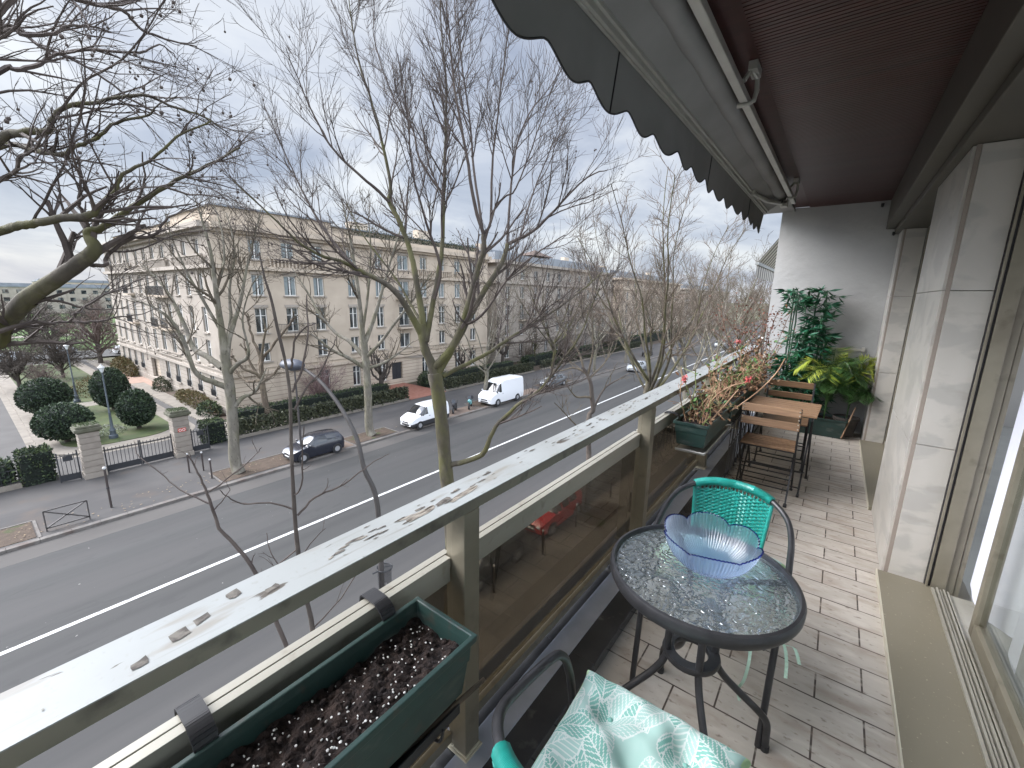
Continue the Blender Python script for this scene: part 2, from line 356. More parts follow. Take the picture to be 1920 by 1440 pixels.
# recess window between the piers
rw = thing('recess_window', 'champagne framed window set back between the two piers', 'window', (.6, 4.17, .03))
f = MB(); f.box((-.002, .0, 0), (.02, 2.065, .05)); f.box((.0, .0, .05), (.03, .06, 2.33)); f.box((.0, 2.0, .05), (.03, 2.06, 2.33)); f.box((.0, 1.0, .05), (.03, 1.05, 2.33)); f.build('window_frame', M_alu, rw)
MB().box((.01, .06, .05), (.016, 2.0, 2.33)).build('glass_pane', tinted_glass('recess_glass', (.25,.25,.24), .02), rw)
# curtains
M_sheer = bpy.data.materials.new('sheer_fabric'); M_sheer.use_nodes = True; t = M_sheer.node_tree; b = bsdf(M_sheer)
b.inputs['Base Color'].default_value = (.86,.86,.95,1); b.inputs['Roughness'].default_value = .9; b.inputs['Transmission Weight'].default_value = 0
tr = N(t, 'ShaderNodeBsdfTransparent'); tl = N(t, 'ShaderNodeBsdfTranslucent'); tl.inputs[0].default_value = (.9,.9,.98,1)
x1 = N(t, 'ShaderNodeMixShader'); x1.inputs[0].default_value = .36; x2 = N(t, 'ShaderNodeMixShader'); x2.inputs[0].default_value = .05
o = t.nodes['Material Output']; L(t, b.outputs[0], x1.inputs[1]); L(t, tl.outputs[0], x1.inputs[2]); L(t, x1.outputs[0], x2.inputs[1]); L(t, tr.outputs[0], x2.inputs[2]); L(t, x2.outputs[0], o.inputs[0])
def curtain(x, y0, y1, zb, lab, seed):
    rg = np.random.default_rng(seed); ph = rg.uniform(0, 6, 6); nu = int((y1-y0)*70)
    def fn(u, v):
        y = y0+(y1-y0)*u
        d = sum(math.sin(y*f+p)/f for f, p in zip((11,17,29,41,7,23), ph))*(.35 if x > .9 else .14)
        z = zb+.03*math.sin(y*9+ph[0])*(1-v)+v*(2.36-zb)
        return (x+d*.1*(6+4*(1-v)), y+.02*math.sin(y*13+v*2), z)
    tag(MB().grid(fn, nu, 14).build('curtain', M_sheer, smooth=60), lab, 'curtain')
curtain(.79, 2.45, 3.245, .10, 'lavender white curtain hanging in the open gap of the door', 1)
curtain(.93, .2, 2.66, .20, 'sheer white curtain hanging behind the door glass', 2)
M_room = mat('room_wall', (.45,.43,.40), rough=.8); M_roomfl = mat('room_floor', (.42,.42,.39), (.36,.36,.34), rough=.5, scale=4)
rm = MB(); rm.box((3.2, YN, -.05), (3.3, 8.5, .5)); rm.box((.63, 8.4, -.05), (3.3, 8.5, 2.6)); rm.box((.63, YN-.1, -.05), (3.3, YN, 2.6)); rm.box((.63, YN, 2.45), (3.3, 8.5, 2.6)); rm.box((.70, 3.26, -.05), (.76, 4.1, 2.45)); rm.box((.70, 6.24, -.05), (.76, 8.4, 2.45))
tag(rm.build('room_walls', M_room), kind='structure')
tag(MB().box((.80, YN, -.2), (3.3, 8.5, -.005)).build('room_floor', M_roomfl), kind='structure')
# ------------------------------------------------------------------ balcony railing
M_brown = tinted_glass('brown_glass', (.41,.375,.32), .0, 1.38)
t = M_brown.node_tree; df = N(t, 'ShaderNodeBsdfDiffuse'); df.inputs[0].default_value = (.13,.115,.095,1); xm = N(t, 'ShaderNodeMixShader'); xm.inputs[0].default_value = .2
o = [n for n in t.nodes if n.type == 'OUTPUT_MATERIAL'][0]; src = o.inputs[0].links[0].from_socket; L(t, src, xm.inputs[1]); L(t, df.outputs[0], xm.inputs[2]); L(t, xm.outputs[0], o.inputs[0])
M_raild = mat('shaded_dirty_rail_paint', (.22,.205,.16), (.15,.14,.105), rough=.6, scale=5, stretch=(1,.4,1)); layer(M_raild, (.04,.035,.03), 14, .55, .72, seed=3, amount=.7)  # rail sides: grime and the shade on them both put into the colour
rl = thing('balcony_railing', 'weathered white railing with brown tinted glass panels along the balcony', 'railing', (-.86, 0, 0))
MB().box((-.064, YN, .962), (.059, 6.65, .9972)).build('rail_body', M_raild, rl, bevel=.002)
tr_ = MB(); tr_.box((-.0655, YN, .9974), (.0605, 6.65, 1.0)); 
M_chip = mat('bare_chip', (.05,.042,.036), (.13,.118,.10), rough=.8, scale=60, lo=.4, hi=.6)
cp = tr_; rg = np.random.default_rng(11)
for cxp, cyp, ln, wd in ((262,1243,34,11),(335,1189,40,14),(378,1159,34,12),(437,1113,26,14),(510,1102,26,9),(80,1330,5,3),(620,1046,10,3),(790,962,60,14),(870,925,60,12),(830,940,30,10)):
    c = onz(cxp, cyp, 1.0015); base = len(cp.v); n = 12
    ax = np.array([0,1.0]); k = abs(onz(cxp+ln*.9, cyp-ln*.42, 1.0)[1]-c[1])/2; q = .0009*wd
    if ln < 50: ring = [(c[0]+.86+dx_*q*rg.uniform(.7,1.2)-.25*k*dy_*rg.uniform(.6,1), c[1]+dy_*k*rg.uniform(.85,1.1), 1.0012) for dx_, dy_ in ((-1,-1),(-.2,-1.05),(.9,-1),(1,-.1),(1,1),(.1,1.08),(-1,.9),(-.9,.1))]; n = 8
    else: n = 18; ring = [(c[0]+.86+q*math.copysign(abs(math.sin(2*math.pi*i/n))**.55, math.sin(2*math.pi*i/n))*rg.uniform(.75,1.15)-.1*k*math.cos(2*math.pi*i/n), c[1]+k*math.copysign(abs(math.cos(2*math.pi*i/n))**.8, math.cos(2*math.pi*i/n))*rg.uniform(.95,1.05), 1.0012) for i in range(n)]
    cp.add(ring, [tuple(range(n))], 1 if wd > 3 and ln < 50 else (3 if cyp > 1250 else 2))
for i in range(150):
    yy = rg.uniform(.45, 5.2); xx = rg.normal(-.875, .018); s_ = rg.uniform(.003,.012)
    if xx < -.92 or xx > -.805: continue
    n = 7; cp.add([(xx+.86+s_*.45*math.cos(6.283*i/n)*rg.uniform(.5,1.2), yy+s_*2.2*math.sin(6.283*i/n)*rg.uniform(.5,1.3), 1.0012) for i in range(n)], [tuple(range(n))], 1 if i % 3 else 2)
M_crack = mat('cracked_paint', (.26,.235,.195), (.085,.07,.055), rough=.8, scale=45, lo=.42, hi=.6, stretch=(3,.5,1))
tr_.build('top_rail', [M_white, M_chip, M_crack, mat('dried_stain', (.225,.225,.20), (.20,.195,.17), rough=.6, scale=20)], rl)
posts = (-.73, .87, 2.47, 4.07, 5.67)
for py in posts:
    p = MB(); p.box((.004, py-.034, .07), (.06, py+.034, .961)); p.box((-.022, py-.03, .07), (.003, py+.03, .961)); 
    po = p.build('post', M_alu, rl, bevel=.002)
    ft = MB(); ft.box((-.028, py-.042, .055), (.07, py+.042, .063)); ft.box((-.018, py-.036, .063), (.064, py+.036, .071)); ft.build('foot_plate', mat('foot_cream', (.50,.46,.36), rough=.5), po, bevel=.002)
ys = list(posts)+[6.65]
for a, c in zip(ys[:-1], ys[1:]):
    a += .036; c -= .036 if c < 6.6 else 0
    q = MB(); q.box((-.046, a-.02, .765), (-.024, c+.02, .80)); q.box((-.0215, a, .765), (.002, c, .799)); q.box((-.0235, a, .765), (-.022, c, .790), 1); q.box((-.004, a, .715), (.0, c, .7645), 0)
    q.build('middle_rail', [M_alulight, M_rubber], rl, bevel=.0015)
    MB().box((-.030, a-.02, .13), (-.022, c+.02, .7645)).build('glass_panel', M_brown, rl)
    q = MB(); q.box((-.046, a-.02, .085), (-.002, c+.0, .125)); q.build('bottom_rail', M_alu, rl, bevel=.002)
# ------------------------------------------------------------------ awning
M_canvas = mat('charcoal_canvas', (.24,.24,.237), (.20,.20,.198), rough=.85, scale=3, bump=.15, bscale=400, bdist=.0005)
M_canvas.node_tree.nodes['Principled BSDF'].inputs['Transmission Weight'].default_value = 0
M_awn = mat('awning_metal', (.42,.42,.39), (.36,.36,.33), rough=.45, metal=.25, scale=8)
aw = thing('awning', 'retracted charcoal awning with scalloped valance under the ceiling edge', 'awning', (-.6, YN, 2.6))
YA = 5.42
def awp(x, y, z): return (x+.6, y-YN, z-2.6)
va = MB(); pit = .305; n = int((YA-YN)/pit*16)
def vfn(u, v):
    y = YN+(YA-YN)*u; ph = ((y-1.35)/pit+.5) % 1.0
    sc_ = .5-.5*math.cos(2*math.pi*ph); d = .160+.05*(sc_**.7)
    x = -.785-.012*v+.012*math.sin(y*3.1)*v+.006*math.sin(y*11)*v
    return awp(x, y, 2.505-d*v)
va.grid(vfn, n, 6); va.build('valance', M_canvas, aw, smooth=50)
hm = MB()
for k in range(5): hm.tube([vfn(i/n, 1.0) for i in range(n*k//5, n*(k+1)//5+1)], .0035, n=5)
hm.build('valance_hem', M_rubber, aw)
for yy in (1.66, 3.1, 4.55): MB().tube([np.array(vfn((yy-YN)/(YA-YN), v))+[.003,0,0] for v in np.linspace(0,1,6)], .003, n=5).build('valance_seam', M_rubber, aw)
fb = MB(); fb.bar(awp(-.772, YN, 2.512), awp(-.772, YA, 2.512), .03, .03); fb.bar(awp(-.752, YN, 2.528), awp(-.752, YA, 2.528), .014, .02); fb.bar(awp(-.775, YN, 2.494), awp(-.775, YA, 2.494), .012, .008)
fb.build('front_bar', M_awn, aw, bevel=.003)
cl = MB(); cl.grid(lambda u, v: awp(-.765+.165*v, YN+(YA-YN)*u, 2.525+.125*v-.02*math.sin(v*3.14)), 40, 6); cl.build('canopy', M_canvas, aw, smooth=60)
rt = MB(); rgx = np.random.default_rng(3); P = [awp(-.625+.002*math.sin(i), YN+(YA-YN-.05)*i/60, 2.622) for i in range(61)]
rt.tube(P, [.047+.0025*math.sin(i*1.9)+(.002 if i % 7 == 0 else 0) for i in range(61)], n=18); rt.build('fabric_roll', M_canvas, aw, smooth=50)
tb = MB(); tb.bar(awp(-.535, YN, 2.60), awp(-.535, YA+.06, 2.60), .038, .038); tb.build('torsion_bar', M_awn, aw, bevel=.004)
for yb in (2.62, 5.12):
    k = MB(); k.tube([awp(-.565, yb, 2.575), awp(-.53, yb, 2.572), awp(-.495, yb+.02, 2.59), awp(-.487, yb+.03, 2.64), awp(-.49, yb+.02, 2.69), awp(-.51, yb-.04, 2.71), awp(-.535, yb-.06, 2.66)], .012, n=7)
    k.box(awp(-.52, yb-.07, 2.70), awp(-.48, yb+.05, 2.738)); k.build('wall_bracket', M_awn, aw, smooth=40)
ar = MB(); ar.tube([awp(-.755, 4.45, 2.52), awp(-.70, 4.9, 2.53), awp(-.60, 5.28, 2.56)], .021, n=8); ar.lathe([(.03,-.03),(.034,0),(.03,.03)], awp(-.755, 4.42, 2.53), n=12); ar.box(awp(-.63, 5.25, 2.53), awp(-.57, 5.36, 2.6))
kn = ar; rgx = np.random.default_rng(8)
for i in range(16): kn.ball(awp(-.58+rgx.uniform(-.03,.03), 5.15+rgx.uniform(-.06,.1), 2.575+rgx.uniform(-.03,.03)), rgx.uniform(.006,.014), n=6, mi=1)
ar.build('folding_arm', [M_awn, M_rubber], aw, smooth=40)
# neighbour's striped awning beyond the end wall
M_strp = bpy.data.materials.new('striped_canvas'); M_strp.use_nodes = True; t = M_strp.node_tree
tc = N(t, 'ShaderNodeTexCoord'); wv = N(t, 'ShaderNodeTexWave'); wv.bands_direction = 'Y'; wv.inputs['Scale'].default_value = 1.5; L(t, tc.outputs['Object'], wv.inputs[0])
rp = N(t, 'ShaderNodeValToRGB'); rp.color_ramp.interpolation = 'CONSTANT'; rp.color_ramp.elements[0].color = (.05,.04,.035,1); rp.color_ramp.elements[1].position = .5; rp.color_ramp.elements[1].color = (.5,.47,.42,1)
L(t, wv.outputs[0], rp.inputs[0]); L(t, rp.outputs[0], bsdf(M_strp).inputs['Base Color'])
na = thing('awning', "neighbour's brown and cream striped awning with fringe beyond the end wall", 'awning', (-.7, 6.95, 2.3))
q0 = ony(1421, 493, 7.0); q1 = ony(1464, 432, 7.0)
def naf(u, v): return (q0[0]+(q1[0]+.15-q0[0])*v+.7, 2.4*u, q0[2]+(q1[2]+.12-q0[2])*v-2.3)
g = MB(); g.grid(naf, 2, 2); g.build('canopy', M_strp, na)
g = MB(); g.grid(lambda u, v: (q0[0]+.7, 2.4*u, q0[2]-2.3-.03-.17*v), 2, 1); g.build('fringe', M_strp, na)
g = MB(); g.bar((q0[0]+.7, -.02, q0[2]-2.31), (q0[0]+.7, 2.4, q0[2]-2.31), .04, .04); g.build('front_bar', M_white, na)
# ------------------------------------------------------------------ turquoise wicker chairs
M_wick = mat('turquoise_wicker', (.012,.20,.165), (.018,.27,.23), rough=.38, scale=30, spec=.6)
layer(M_wick, (.45,.58,.55), 14, .70, .78, seed=6, amount=.7)
CH = [(.25,.25,0),(.255,.18,.42),(.258,.145,.56),(.26,.105,.625),(.262,.05,.652),(.26,-.1,.685),(.235,-.2,.725),(.17,-.275,.757),(.09,-.312,.775),(0,-.322,.78)]
def smooth_path(P, k=6):
    P = np.array(P, float); out = []
    for i in range(len(P)-1):
        p0 = P[max(i-1,0)]; p1 = P[i]; p2 = P[i+1]; p3 = P[min(i+2, len(P)-1)]
        for j in range(k):
            t = j/k; out.append(.5*((2*p1)+(-p0+p2)*t+(2*p0-5*p1+4*p2-p3)*t*t+(-p0+3*p1-3*p2+p3)*t**3))
    out.append(P[-1]); return np.array(out)
def wicker_chair(loc, rz, lab):
    c = thing('wicker_chair', lab, 'chair', loc, rz, 'turquoise wicker bistro chairs')
    half = smooth_path(CH); other = half[::-1][1:]*np.array([-1,1,1]); P = np.concatenate([half, other])
    MB().tube(P, .0125, n=10).build('arm_frame', M_black, c, smooth=60)
    for sx in (1, -1):
        MB().tube(smooth_path([(sx*.215,.17,.42),(sx*.215,-.12,.42),(sx*.21,-.2,.40),(sx*.225,-.27,0)]), .011, n=8).build('rear_leg', M_black, c, smooth=60)
    s = MB(); s.tube([(.21*math.cos(a)*min(1,1.25-.25*abs(math.cos(a))), .2*math.sin(a)*1.02, .425) for a in np.linspace(0, 2*math.pi, 32, endpoint=False)], .012, n=8, closed=True); s.bar((-.25,.17,.42), (.25,.17,.42), .016, .016)
    s.build('seat_frame', M_black, c, smooth=60)
    s = MB()
    for i in range(33):
        x = -.195+i*.39/32; hy = .195*math.sqrt(max(0, 1-(x/.205)**4)); s.tube([(x, -hy+2*hy*k/9, .428+.004*((-1)**(i+k))) for k in range(10)], .0055, n=5)
    s.build('wicker_seat', M_wick, c, smooth=60)
    # back: wrapped top tube, woven strands round vertical stakes
    top = [p for p in P if abs(p[0]) < .175]; wt = MB(); wt.tube(smooth_path(top, 2), .0185, n=12)
    for i in range(len(top)*5):
        u = i/(len(top)*5)*(len(top)-1); a = int(u); p = np.array(top[a])*(1-u+a)+np.array(top[min(a+1, len(top)-1)])*(u-a); d = unit(np.array(top[min(a+1, len(top)-1)])-np.array(top[max(a-1, 0)]))
        s1 = unit(np.cross(d, (0,0,1))); s2 = np.cross(d, s1); wt.tube([p+.0185*(math.cos(t)*s1+math.sin(t)*s2) for t in np.linspace(0, 6.283, 11)[:-1]], .0026, n=4, closed=True)
    wt.build('wrapped_rim', M_wick, c, smooth=60)
    wv = MB(); NS = 19; NR = 34
    def bp_(x, z):
        f = (z-.45)/.3; return np.array([x, -.322+.36*abs(x)**1.7*2.1+(.06*(1-f))+.0, z-.10*abs(x)**1.4*f*2.2])
    for i in range(NS+1):
        x = -.165+.33*i/NS; wv.tube([bp_(x*(.86+.14*k/8), .445+.315*k/8) for k in range(9)], .0042, n=5)
    for r in range(NR):
        z = .455+.295*r/NR; hw = .172*(.86+.14*r/NR); n = NS*3
        wv.tube([bp_(-hw+2*hw*k/n, z)+np.array([0, .0062*math.cos(math.pi*(k/3.0+r)), 0]) for k in range(n+1)], .0056, n=5)
    for sx in (-1, 1): wv.tube([bp_(sx*.172*(.86+.14*k/8), .445+.315*k/8) for k in range(9)], .009, n=7)
    wv.build('wicker_back', M_wick, c, smooth=60)
    return c
wc_ = wicker_chair((-.268, 1.80, 0), math.pi+.05, 'turquoise wicker chair with black arms behind the round glass table'); wc_.scale = (.94, 1, .965)
wicker_chair((-.225, .785, 0), 0.0, 'turquoise wicker chair in the near corner carrying the tufted mint cushion')
# cushions with a leaf print
M_mint = [mat('mint_cotton', (.165,.36,.31), (.14,.315,.27), rough=.9, scale=40), mat('pale_mint_cotton', (.27,.42,.38), (.30,.435,.40), rough=.9, scale=30), mat('white_print', (.48,.53,.51), rough=.9), mat('lime_edge', (.34,.50,.27), rough=.9)]
def cushion(loc, rz, lab, hs, seed, n=170, ribbons=()):
    rg = np.random.default_rng(seed); lv = [(rg.uniform(-.24,.24), rg.uniform(-.24,.24), rg.uniform(0,6.28), rg.uniform(.10,.15), rg.uniform(.055,.085), int(rg.integers(0,2))) for _ in range(80)]
    tuf = [(0,0)]+[(sx*.095, sy*.095) for sx in (-1,1) for sy in (-1,1)]
    def shape(u, v, top):
        a, b = u*2-1, v*2-1
        k = 1-.06*(1-abs(a)**2)*abs(b)**3-.06*(1-abs(b)**2)*abs(a)**3
        sp = 1+.05*(abs(a*b)**6)
        x = a*hs*(1-.05*(1-abs(b)**4))*sp; y = b*hs*(1-.05*(1-abs(a)**4))*sp
        f = max(0, (1-a**4)*(1-b**4))**.5
        dm = sum(math.exp(-((x-tx)**2+(y-ty)**2)/.0022) for tx, ty in tuf)
        wr = .006*math.sin(x*60+y*23)*math.sin(y*47-x*15)+.008*math.sin(math.atan2(y, x)*9+x*20)*abs(a*b)
        h = .078*f**.6*(1-.60*min(1, dm))+wr*f
        return (x, y, .045+h if top else .045-.04*f)
    m = MB()
    V = [shape(i/n, j/n, True) for i in range(n+1) for j in range(n+1)]; F = []; MI = []
    for i in range(n):
        for j in range(n):
            F.append((i*(n+1)+j, (i+1)*(n+1)+j, (i+1)*(n+1)+j+1, i*(n+1)+j+1))
            x = ((i+.5)/n*2-1)*hs; y = ((j+.5)/n*2-1)*hs; c = 1
            for lx, ly, la, ll, lw, lc in lv:
                p = (x-lx)*math.cos(la)+(y-ly)*math.sin(la); q = -(x-lx)*math.sin(la)+(y-ly)*math.cos(la)
                t = p/ll+.5
                if 0 < t < 1:
                    hw = lw/2*math.sin(math.pi*t**.8)
                    if abs(q) < hw+.002:
                        if abs(q) > hw-.0016 or abs(q) < .0016: c = 2
                        else:
                            c = lc
                            if ((p+1.1*abs(q)) % .0145) < .0034: c = 2
            if min(i, n-1-i, j, n-1-j) < 3: c = 3 if (i+j) % 40 < 26 else c
            MI.append(c)
    m.v = V; m.f = F; m.m = MI
    o = len(m.v); k = 30
    m.add([shape(i/k, j/k, False) for i in range(k+1) for j in range(k+1)], [(i*(k+1)+j, i*(k+1)+j+1, (i+1)*(k+1)+j+1, (i+1)*(k+1)+j) for i in range(k) for j in range(k)], 0)
    e = thing('seat_cushion', lab, 'cushion', loc, rz, 'mint leaf print seat cushions')
    m.build('cushion_body', M_mint, e, smooth=70)
    for tx, ty in tuf: MB().ball((tx, ty, .045+.03), .008, .008, .005, n=8).build('tufting_button', M_mint[0], e, smooth=60)
    for k, path in enumerate(ribbons):
        r = MB(); P = smooth_path(path, 5)
        for a, b in zip(P[:-1], P[1:]): r.add([a+[.005,0,0], b+[.005,.002,0], b-[.005,.002,0], a-[.005,0,0]], [(0,1,2,3)])
        r.build('tie_ribbon', mat('ribbon', (.45,.62,.50), rough=.8), e)
    return e
cushion((-.235, .805, .435), .03, 'mint leaf print cushion with white veins on the near chair seat', .212, 3)
cushion((-.245, 1.80, .435), 3.1, 'mint leaf print cushion under the glass table with hanging ribbon ties', .2, 7, n=110,
        ribbons=[[(-.235,.20,.02),(-.262,.255,.03),(-.275,.26,-.02),(-.28,.262,-.08)],[(-.235,.20,.02),(-.25,.27,.06),(-.22,.28,.02)],[(-.262,.25,.03),(-.29,.27,.05),(-.31,.27,.0)],[(-.15,.21,.02),(-.17,.26,-.06),(-.165,.262,-.16),(-.15,.258,-.22),(-.16,.262,-.26)]])
# ------------------------------------------------------------------ round glass table
M_pebble = bpy.data.materials.new('pebbled_glass'); M_pebble.use_nodes = True; t = M_pebble.node_tree; t.nodes.clear()
o = N(t, 'ShaderNodeOutputMaterial'); tc = N(t, 'ShaderNodeTexCoord')
vo = N(t, 'ShaderNodeTexVoronoi'); vo.feature = 'SMOOTH_F1'; vo.inputs['Scale'].default_value = 46; vo.inputs['Smoothness'].default_value = .6
ns = N(t, 'ShaderNodeTexNoise'); ns.inputs['Scale'].default_value = 22; ns.inputs['Detail'].default_value = 2
ml = N(t, 'ShaderNodeMix', data_type='RGBA', blend_type='LINEAR_LIGHT'); ml.inputs[0].default_value = .05
L(t, tc.outputs['Object'], ml.inputs[6]); L(t, tc.outputs['Object'], ns.inputs[0]); L(t, ns.outputs[1], ml.inputs[7]); L(t, ml.outputs[2], vo.inputs['Vector'])
bp = N(t, 'ShaderNodeBump'); bp.inputs['Strength'].default_value = .9; bp.inputs['Distance'].default_value = .008; L(t, vo.outputs[0], bp.inputs['Height'])
rf = N(t, 'ShaderNodeBsdfRefraction'); rf.inputs['IOR'].default_value = 1.3; rf.inputs[0].default_value = (.90,.96,.95,1); rf.inputs['Roughness'].default_value = .05
gl = N(t, 'ShaderNodeBsdfGlossy'); gl.inputs['Roughness'].default_value = .035; tr = N(t, 'ShaderNodeBsdfTransparent'); tr.inputs[0].default_value = (.85,.92,.9,1)
for n_ in (rf, gl): L(t, bp.outputs[0], n_.inputs['Normal'])
fr = schlick(t, .20, bp.outputs[0])
x1 = N(t, 'ShaderNodeMixShader'); x1.inputs[0].default_value = .12; x2 = N(t, 'ShaderNodeMixShader')
L(t, rf.outputs[0], x1.inputs[1]); L(t, tr.outputs[0], x1.inputs[2]); L(t, fr, x2.inputs[0]); fz = N(t, 'ShaderNodeBsdfTranslucent'); fz.inputs[0].default_value = (.75,.92,.90,1); fd = N(t, 'ShaderNodeBsdfDiffuse'); fd.inputs[0].default_value = (.62,.74,.78,1); L(t, bp.outputs[0], fd.inputs['Normal']); fx = N(t, 'ShaderNodeMixShader'); fx.inputs[0].default_value = .6; L(t, fz.outputs[0], fx.inputs[1]); L(t, fd.outputs[0], fx.inputs[2])
x0 = N(t, 'ShaderNodeMixShader'); x0.inputs[0].default_value = .14; L(t, x1.outputs[0], x0.inputs[1]); L(t, fx.outputs[0], x0.inputs[2])
L(t, x0.outputs[0], x2.inputs[1]); L(t, gl.outputs[0], x2.inputs[2]); L(t, x2.outputs[0], o.inputs[0])
TX, TY = -.252, 1.405
gt = thing('glass_table', 'round table with rippled glass top and bent black metal legs', 'table', (TX, TY, 0))
MB().lathe([(.2795,.698),(.0002,.698)], n=64, cap=False).build('glass_top', M_pebble, gt, smooth=30)
MB().lathe([(.272,.672),(.29,.668),(.296,.680),(.297,.70),(.292,.711),(.283,.713),(.279,.705),(.2798,.690),(.272,.686),(.272,.672)], n=72, cap=False).build('rim', M_black, gt, smooth=50)
MB().lathe([(.058,.375),(.092,.375),(.096,.385),(.092,.397),(.058,.397),(.054,.386),(.058,.375)], n=32, cap=False).build('brace_ring', M_black, gt, smooth=50)
for k in range(4):
    a = R(32+90*k); ca, sa = math.cos(a), math.sin(a)
    P = smooth_path([(.272*ca,.272*sa,.672),(.2*ca,.2*sa,.665),(.11*ca,.11*sa,.655),(.084*ca,.084*sa,.60),(.082*ca,.082*sa,.42),(.086*ca,.086*sa,.36),(.13*ca,.13*sa,.29),(.25*ca,.25*sa,.17),(.288*ca,.288*sa,.12),(.295*ca,.295*sa,.06),(.297*ca,.297*sa,.0)], 5)
    lg = MB().tube(P, .0125, n=10).build('leg', M_black, gt, smooth=60)
    MB().tube([(.297*ca,.297*sa,.0),(.297*ca,.297*sa,.02)], .015, n=10).build('foot_cap', M_rubber, lg)
# blue glass bowl
M_bowl = bpy.data.materials.new('blue_glass'); M_bowl.use_nodes = True; t = M_bowl.node_tree; t.nodes.clear()
o = N(t, 'ShaderNodeOutputMaterial'); tr = N(t, 'ShaderNodeBsdfTransparent'); gl = N(t, 'ShaderNodeBsdfGlossy'); gl.inputs['Roughness'].default_value = .08
tl = N(t, 'ShaderNodeBsdfTranslucent'); tl.inputs[0].default_value = (.60,.76,1,1)
tc = N(t, 'ShaderNodeTexCoord'); sp = N(t, 'ShaderNodeSeparateXYZ'); L(t, tc.outputs['Object'], sp.inputs[0])
mr = N(t, 'ShaderNodeMapRange'); mr.inputs[1].default_value = .005; mr.inputs[2].default_value = .10; L(t, sp.outputs[2], mr.inputs[0])
rp = N(t, 'ShaderNodeValToRGB'); rp.color_ramp.elements[0].color = (.58,.72,1,1); rp.color_ramp.elements[1].color = (.93,.98,1,1); L(t, mr.outputs[0], rp.inputs[0]); L(t, rp.outputs[0], tr.inputs[0])
x1 = N(t, 'ShaderNodeMixShader'); x1.inputs[0].default_value = .34; f = schlick(t, .06); x2 = N(t, 'ShaderNodeMixShader')
L(t, tr.outputs[0], x1.inputs[1]); L(t, tl.outputs[0], x1.inputs[2]); L(t, f, x2.inputs[0]); L(t, x1.outputs[0], x2.inputs[1]); L(t, gl.outputs[0], x2.inputs[2]); L(t, x2.outputs[0], o.inputs[0])
bw = MB(); NP = 6; nu = NP*48; prof = [(.012,.0),(.052,.0),(.092,.016),(.124,.048),(.142,.085),(.152,.122)]
def bwf(u, v, inn):
    th = 2*math.pi*u; s = v*(len(prof)-1); i = min(int(s), len(prof)-2); q = s-i
    r = prof[i][0]*(1-q)+prof[i+1][0]*q; z = prof[i][1]*(1-q)+prof[i+1][1]*q
    pet = abs(math.sin(NP*th/2))**.6; w_ = max(0, v-.35)/.65
    r *= 1+.10*(pet-.75)*w_; z -= .022*(1-pet)*w_**2
    rib = .0016*math.cos(NP*14*th+ (v*2.0 if inn else -v*2.0))*min(1, v*2)
    r += rib-(.0035 if inn else 0)
    return (r*math.cos(th), r*math.sin(th), z+(.003 if inn else 0))
bw.grid(lambda u, v: bwf(u, v, False), nu, 14); bw.lathe([(.0002,.002),(.0125,.0005)], n=24, cap=False)
bo = bw.build('glass_bowl', M_bowl, smooth=70); bo.location = (-.243, 1.455, .701); bo.rotation_euler = (0, 0, .3)
tag(bo, 'blue ribbed glass bowl with petal shaped rim on the round table', 'bowl')
rim = MB(); rim.tube([bwf(i/nu, 1.0, False) for i in range(nu)], .0022, n=5, closed=True); rim.build('rim', tinted_glass('blue_rim', (.12,.2,.6), .05), bo)
# ------------------------------------------------------------------ folding bistro set
def bistro_chair(loc, rz, lab):
    c = thing('bistro_chair', lab, 'chair', loc, rz, 'folding wooden bistro chairs')
    for i in range(6):
        y = -.135+i*.053; MB().box((-.19, y, .437), (.19, y+.041, .452)).build('seat_slat', M_wood, c, bevel=.002)
    for z, lean in ((.735,.0), (.625,.02)):
        MB().bar((-.2, -.205+lean, z+.03), (.2, -.205+lean, z+.03), .014, .062, up=(0,.2,1)).build('back_slat', M_wood, c, bevel=.003)
    for sx in (-1, 1):
        f = MB(); f.bar((sx*.196, .21, .012), (sx*.196, -.12, .437), .006, .014, up=(1,0,0)); f.bar((sx*.196, -.12, .437), (sx*.196, -.195, .80), .006, .014, up=(1,0,0))
        for z in (.665,.70,.735,.77,.80): f.ball((sx*.19, -.214, z-.02), .006, n=6, mi=1)
        f.build('back_leg', [M_black, M_alulight], c)
        f = MB(); f.bar((sx*.184, -.19, .012), (sx*.184, .155, .435), .006, .013, up=(1,0,0)); f.build('front_leg', M_black, c)
        for yy, xx in ((.215,.196), (-.195,.184)): MB().bar((sx*xx, yy-.015, .009), (sx*xx, yy+.03*(1 if yy > 0 else -1)*-1, .009), .024, .018).build('foot', M_rubber, c, bevel=.004)
    for xx, yy, zz_, w1, w2 in ((.196,.155,.10,.009,.009),(.196,.07,.21,.009,.009),(.184,-.12,.11,.009,.009),(.184,-.03,.21,.009,.009),(.19,.14,.43,.014,.012),(.19,-.12,.43,.014,.012)): MB().bar((-xx,yy,zz_),(xx,yy,zz_),w1,w2).build('stretcher', M_black, c)
    return c
bistro_chair((-.322, 3.985, 0), .0, 'folding slatted bistro chair on the near side of the wooden table')
bistro_chair((-.29, 4.93, 0), math.pi+.02, 'folding slatted bistro chair behind the wooden table by the plants')
bt = thing('bistro_table', 'folding bistro table with slatted wood top on thin black legs', 'table', (-.28, 4.33, 0), -.03)
for i in range(7):
    y = -.27+i*.078; MB().box((-.26, y, .687), (.26, y+.066, .703)).build('top_slat', M_wood, bt, bevel=.002)
f = MB(); f.box((-.24, -.262, .66), (-.225, .262, .686)); f.box((.225, -.262, .66), (.24, .262, .686)); f.build('top_frame', M_black, bt)
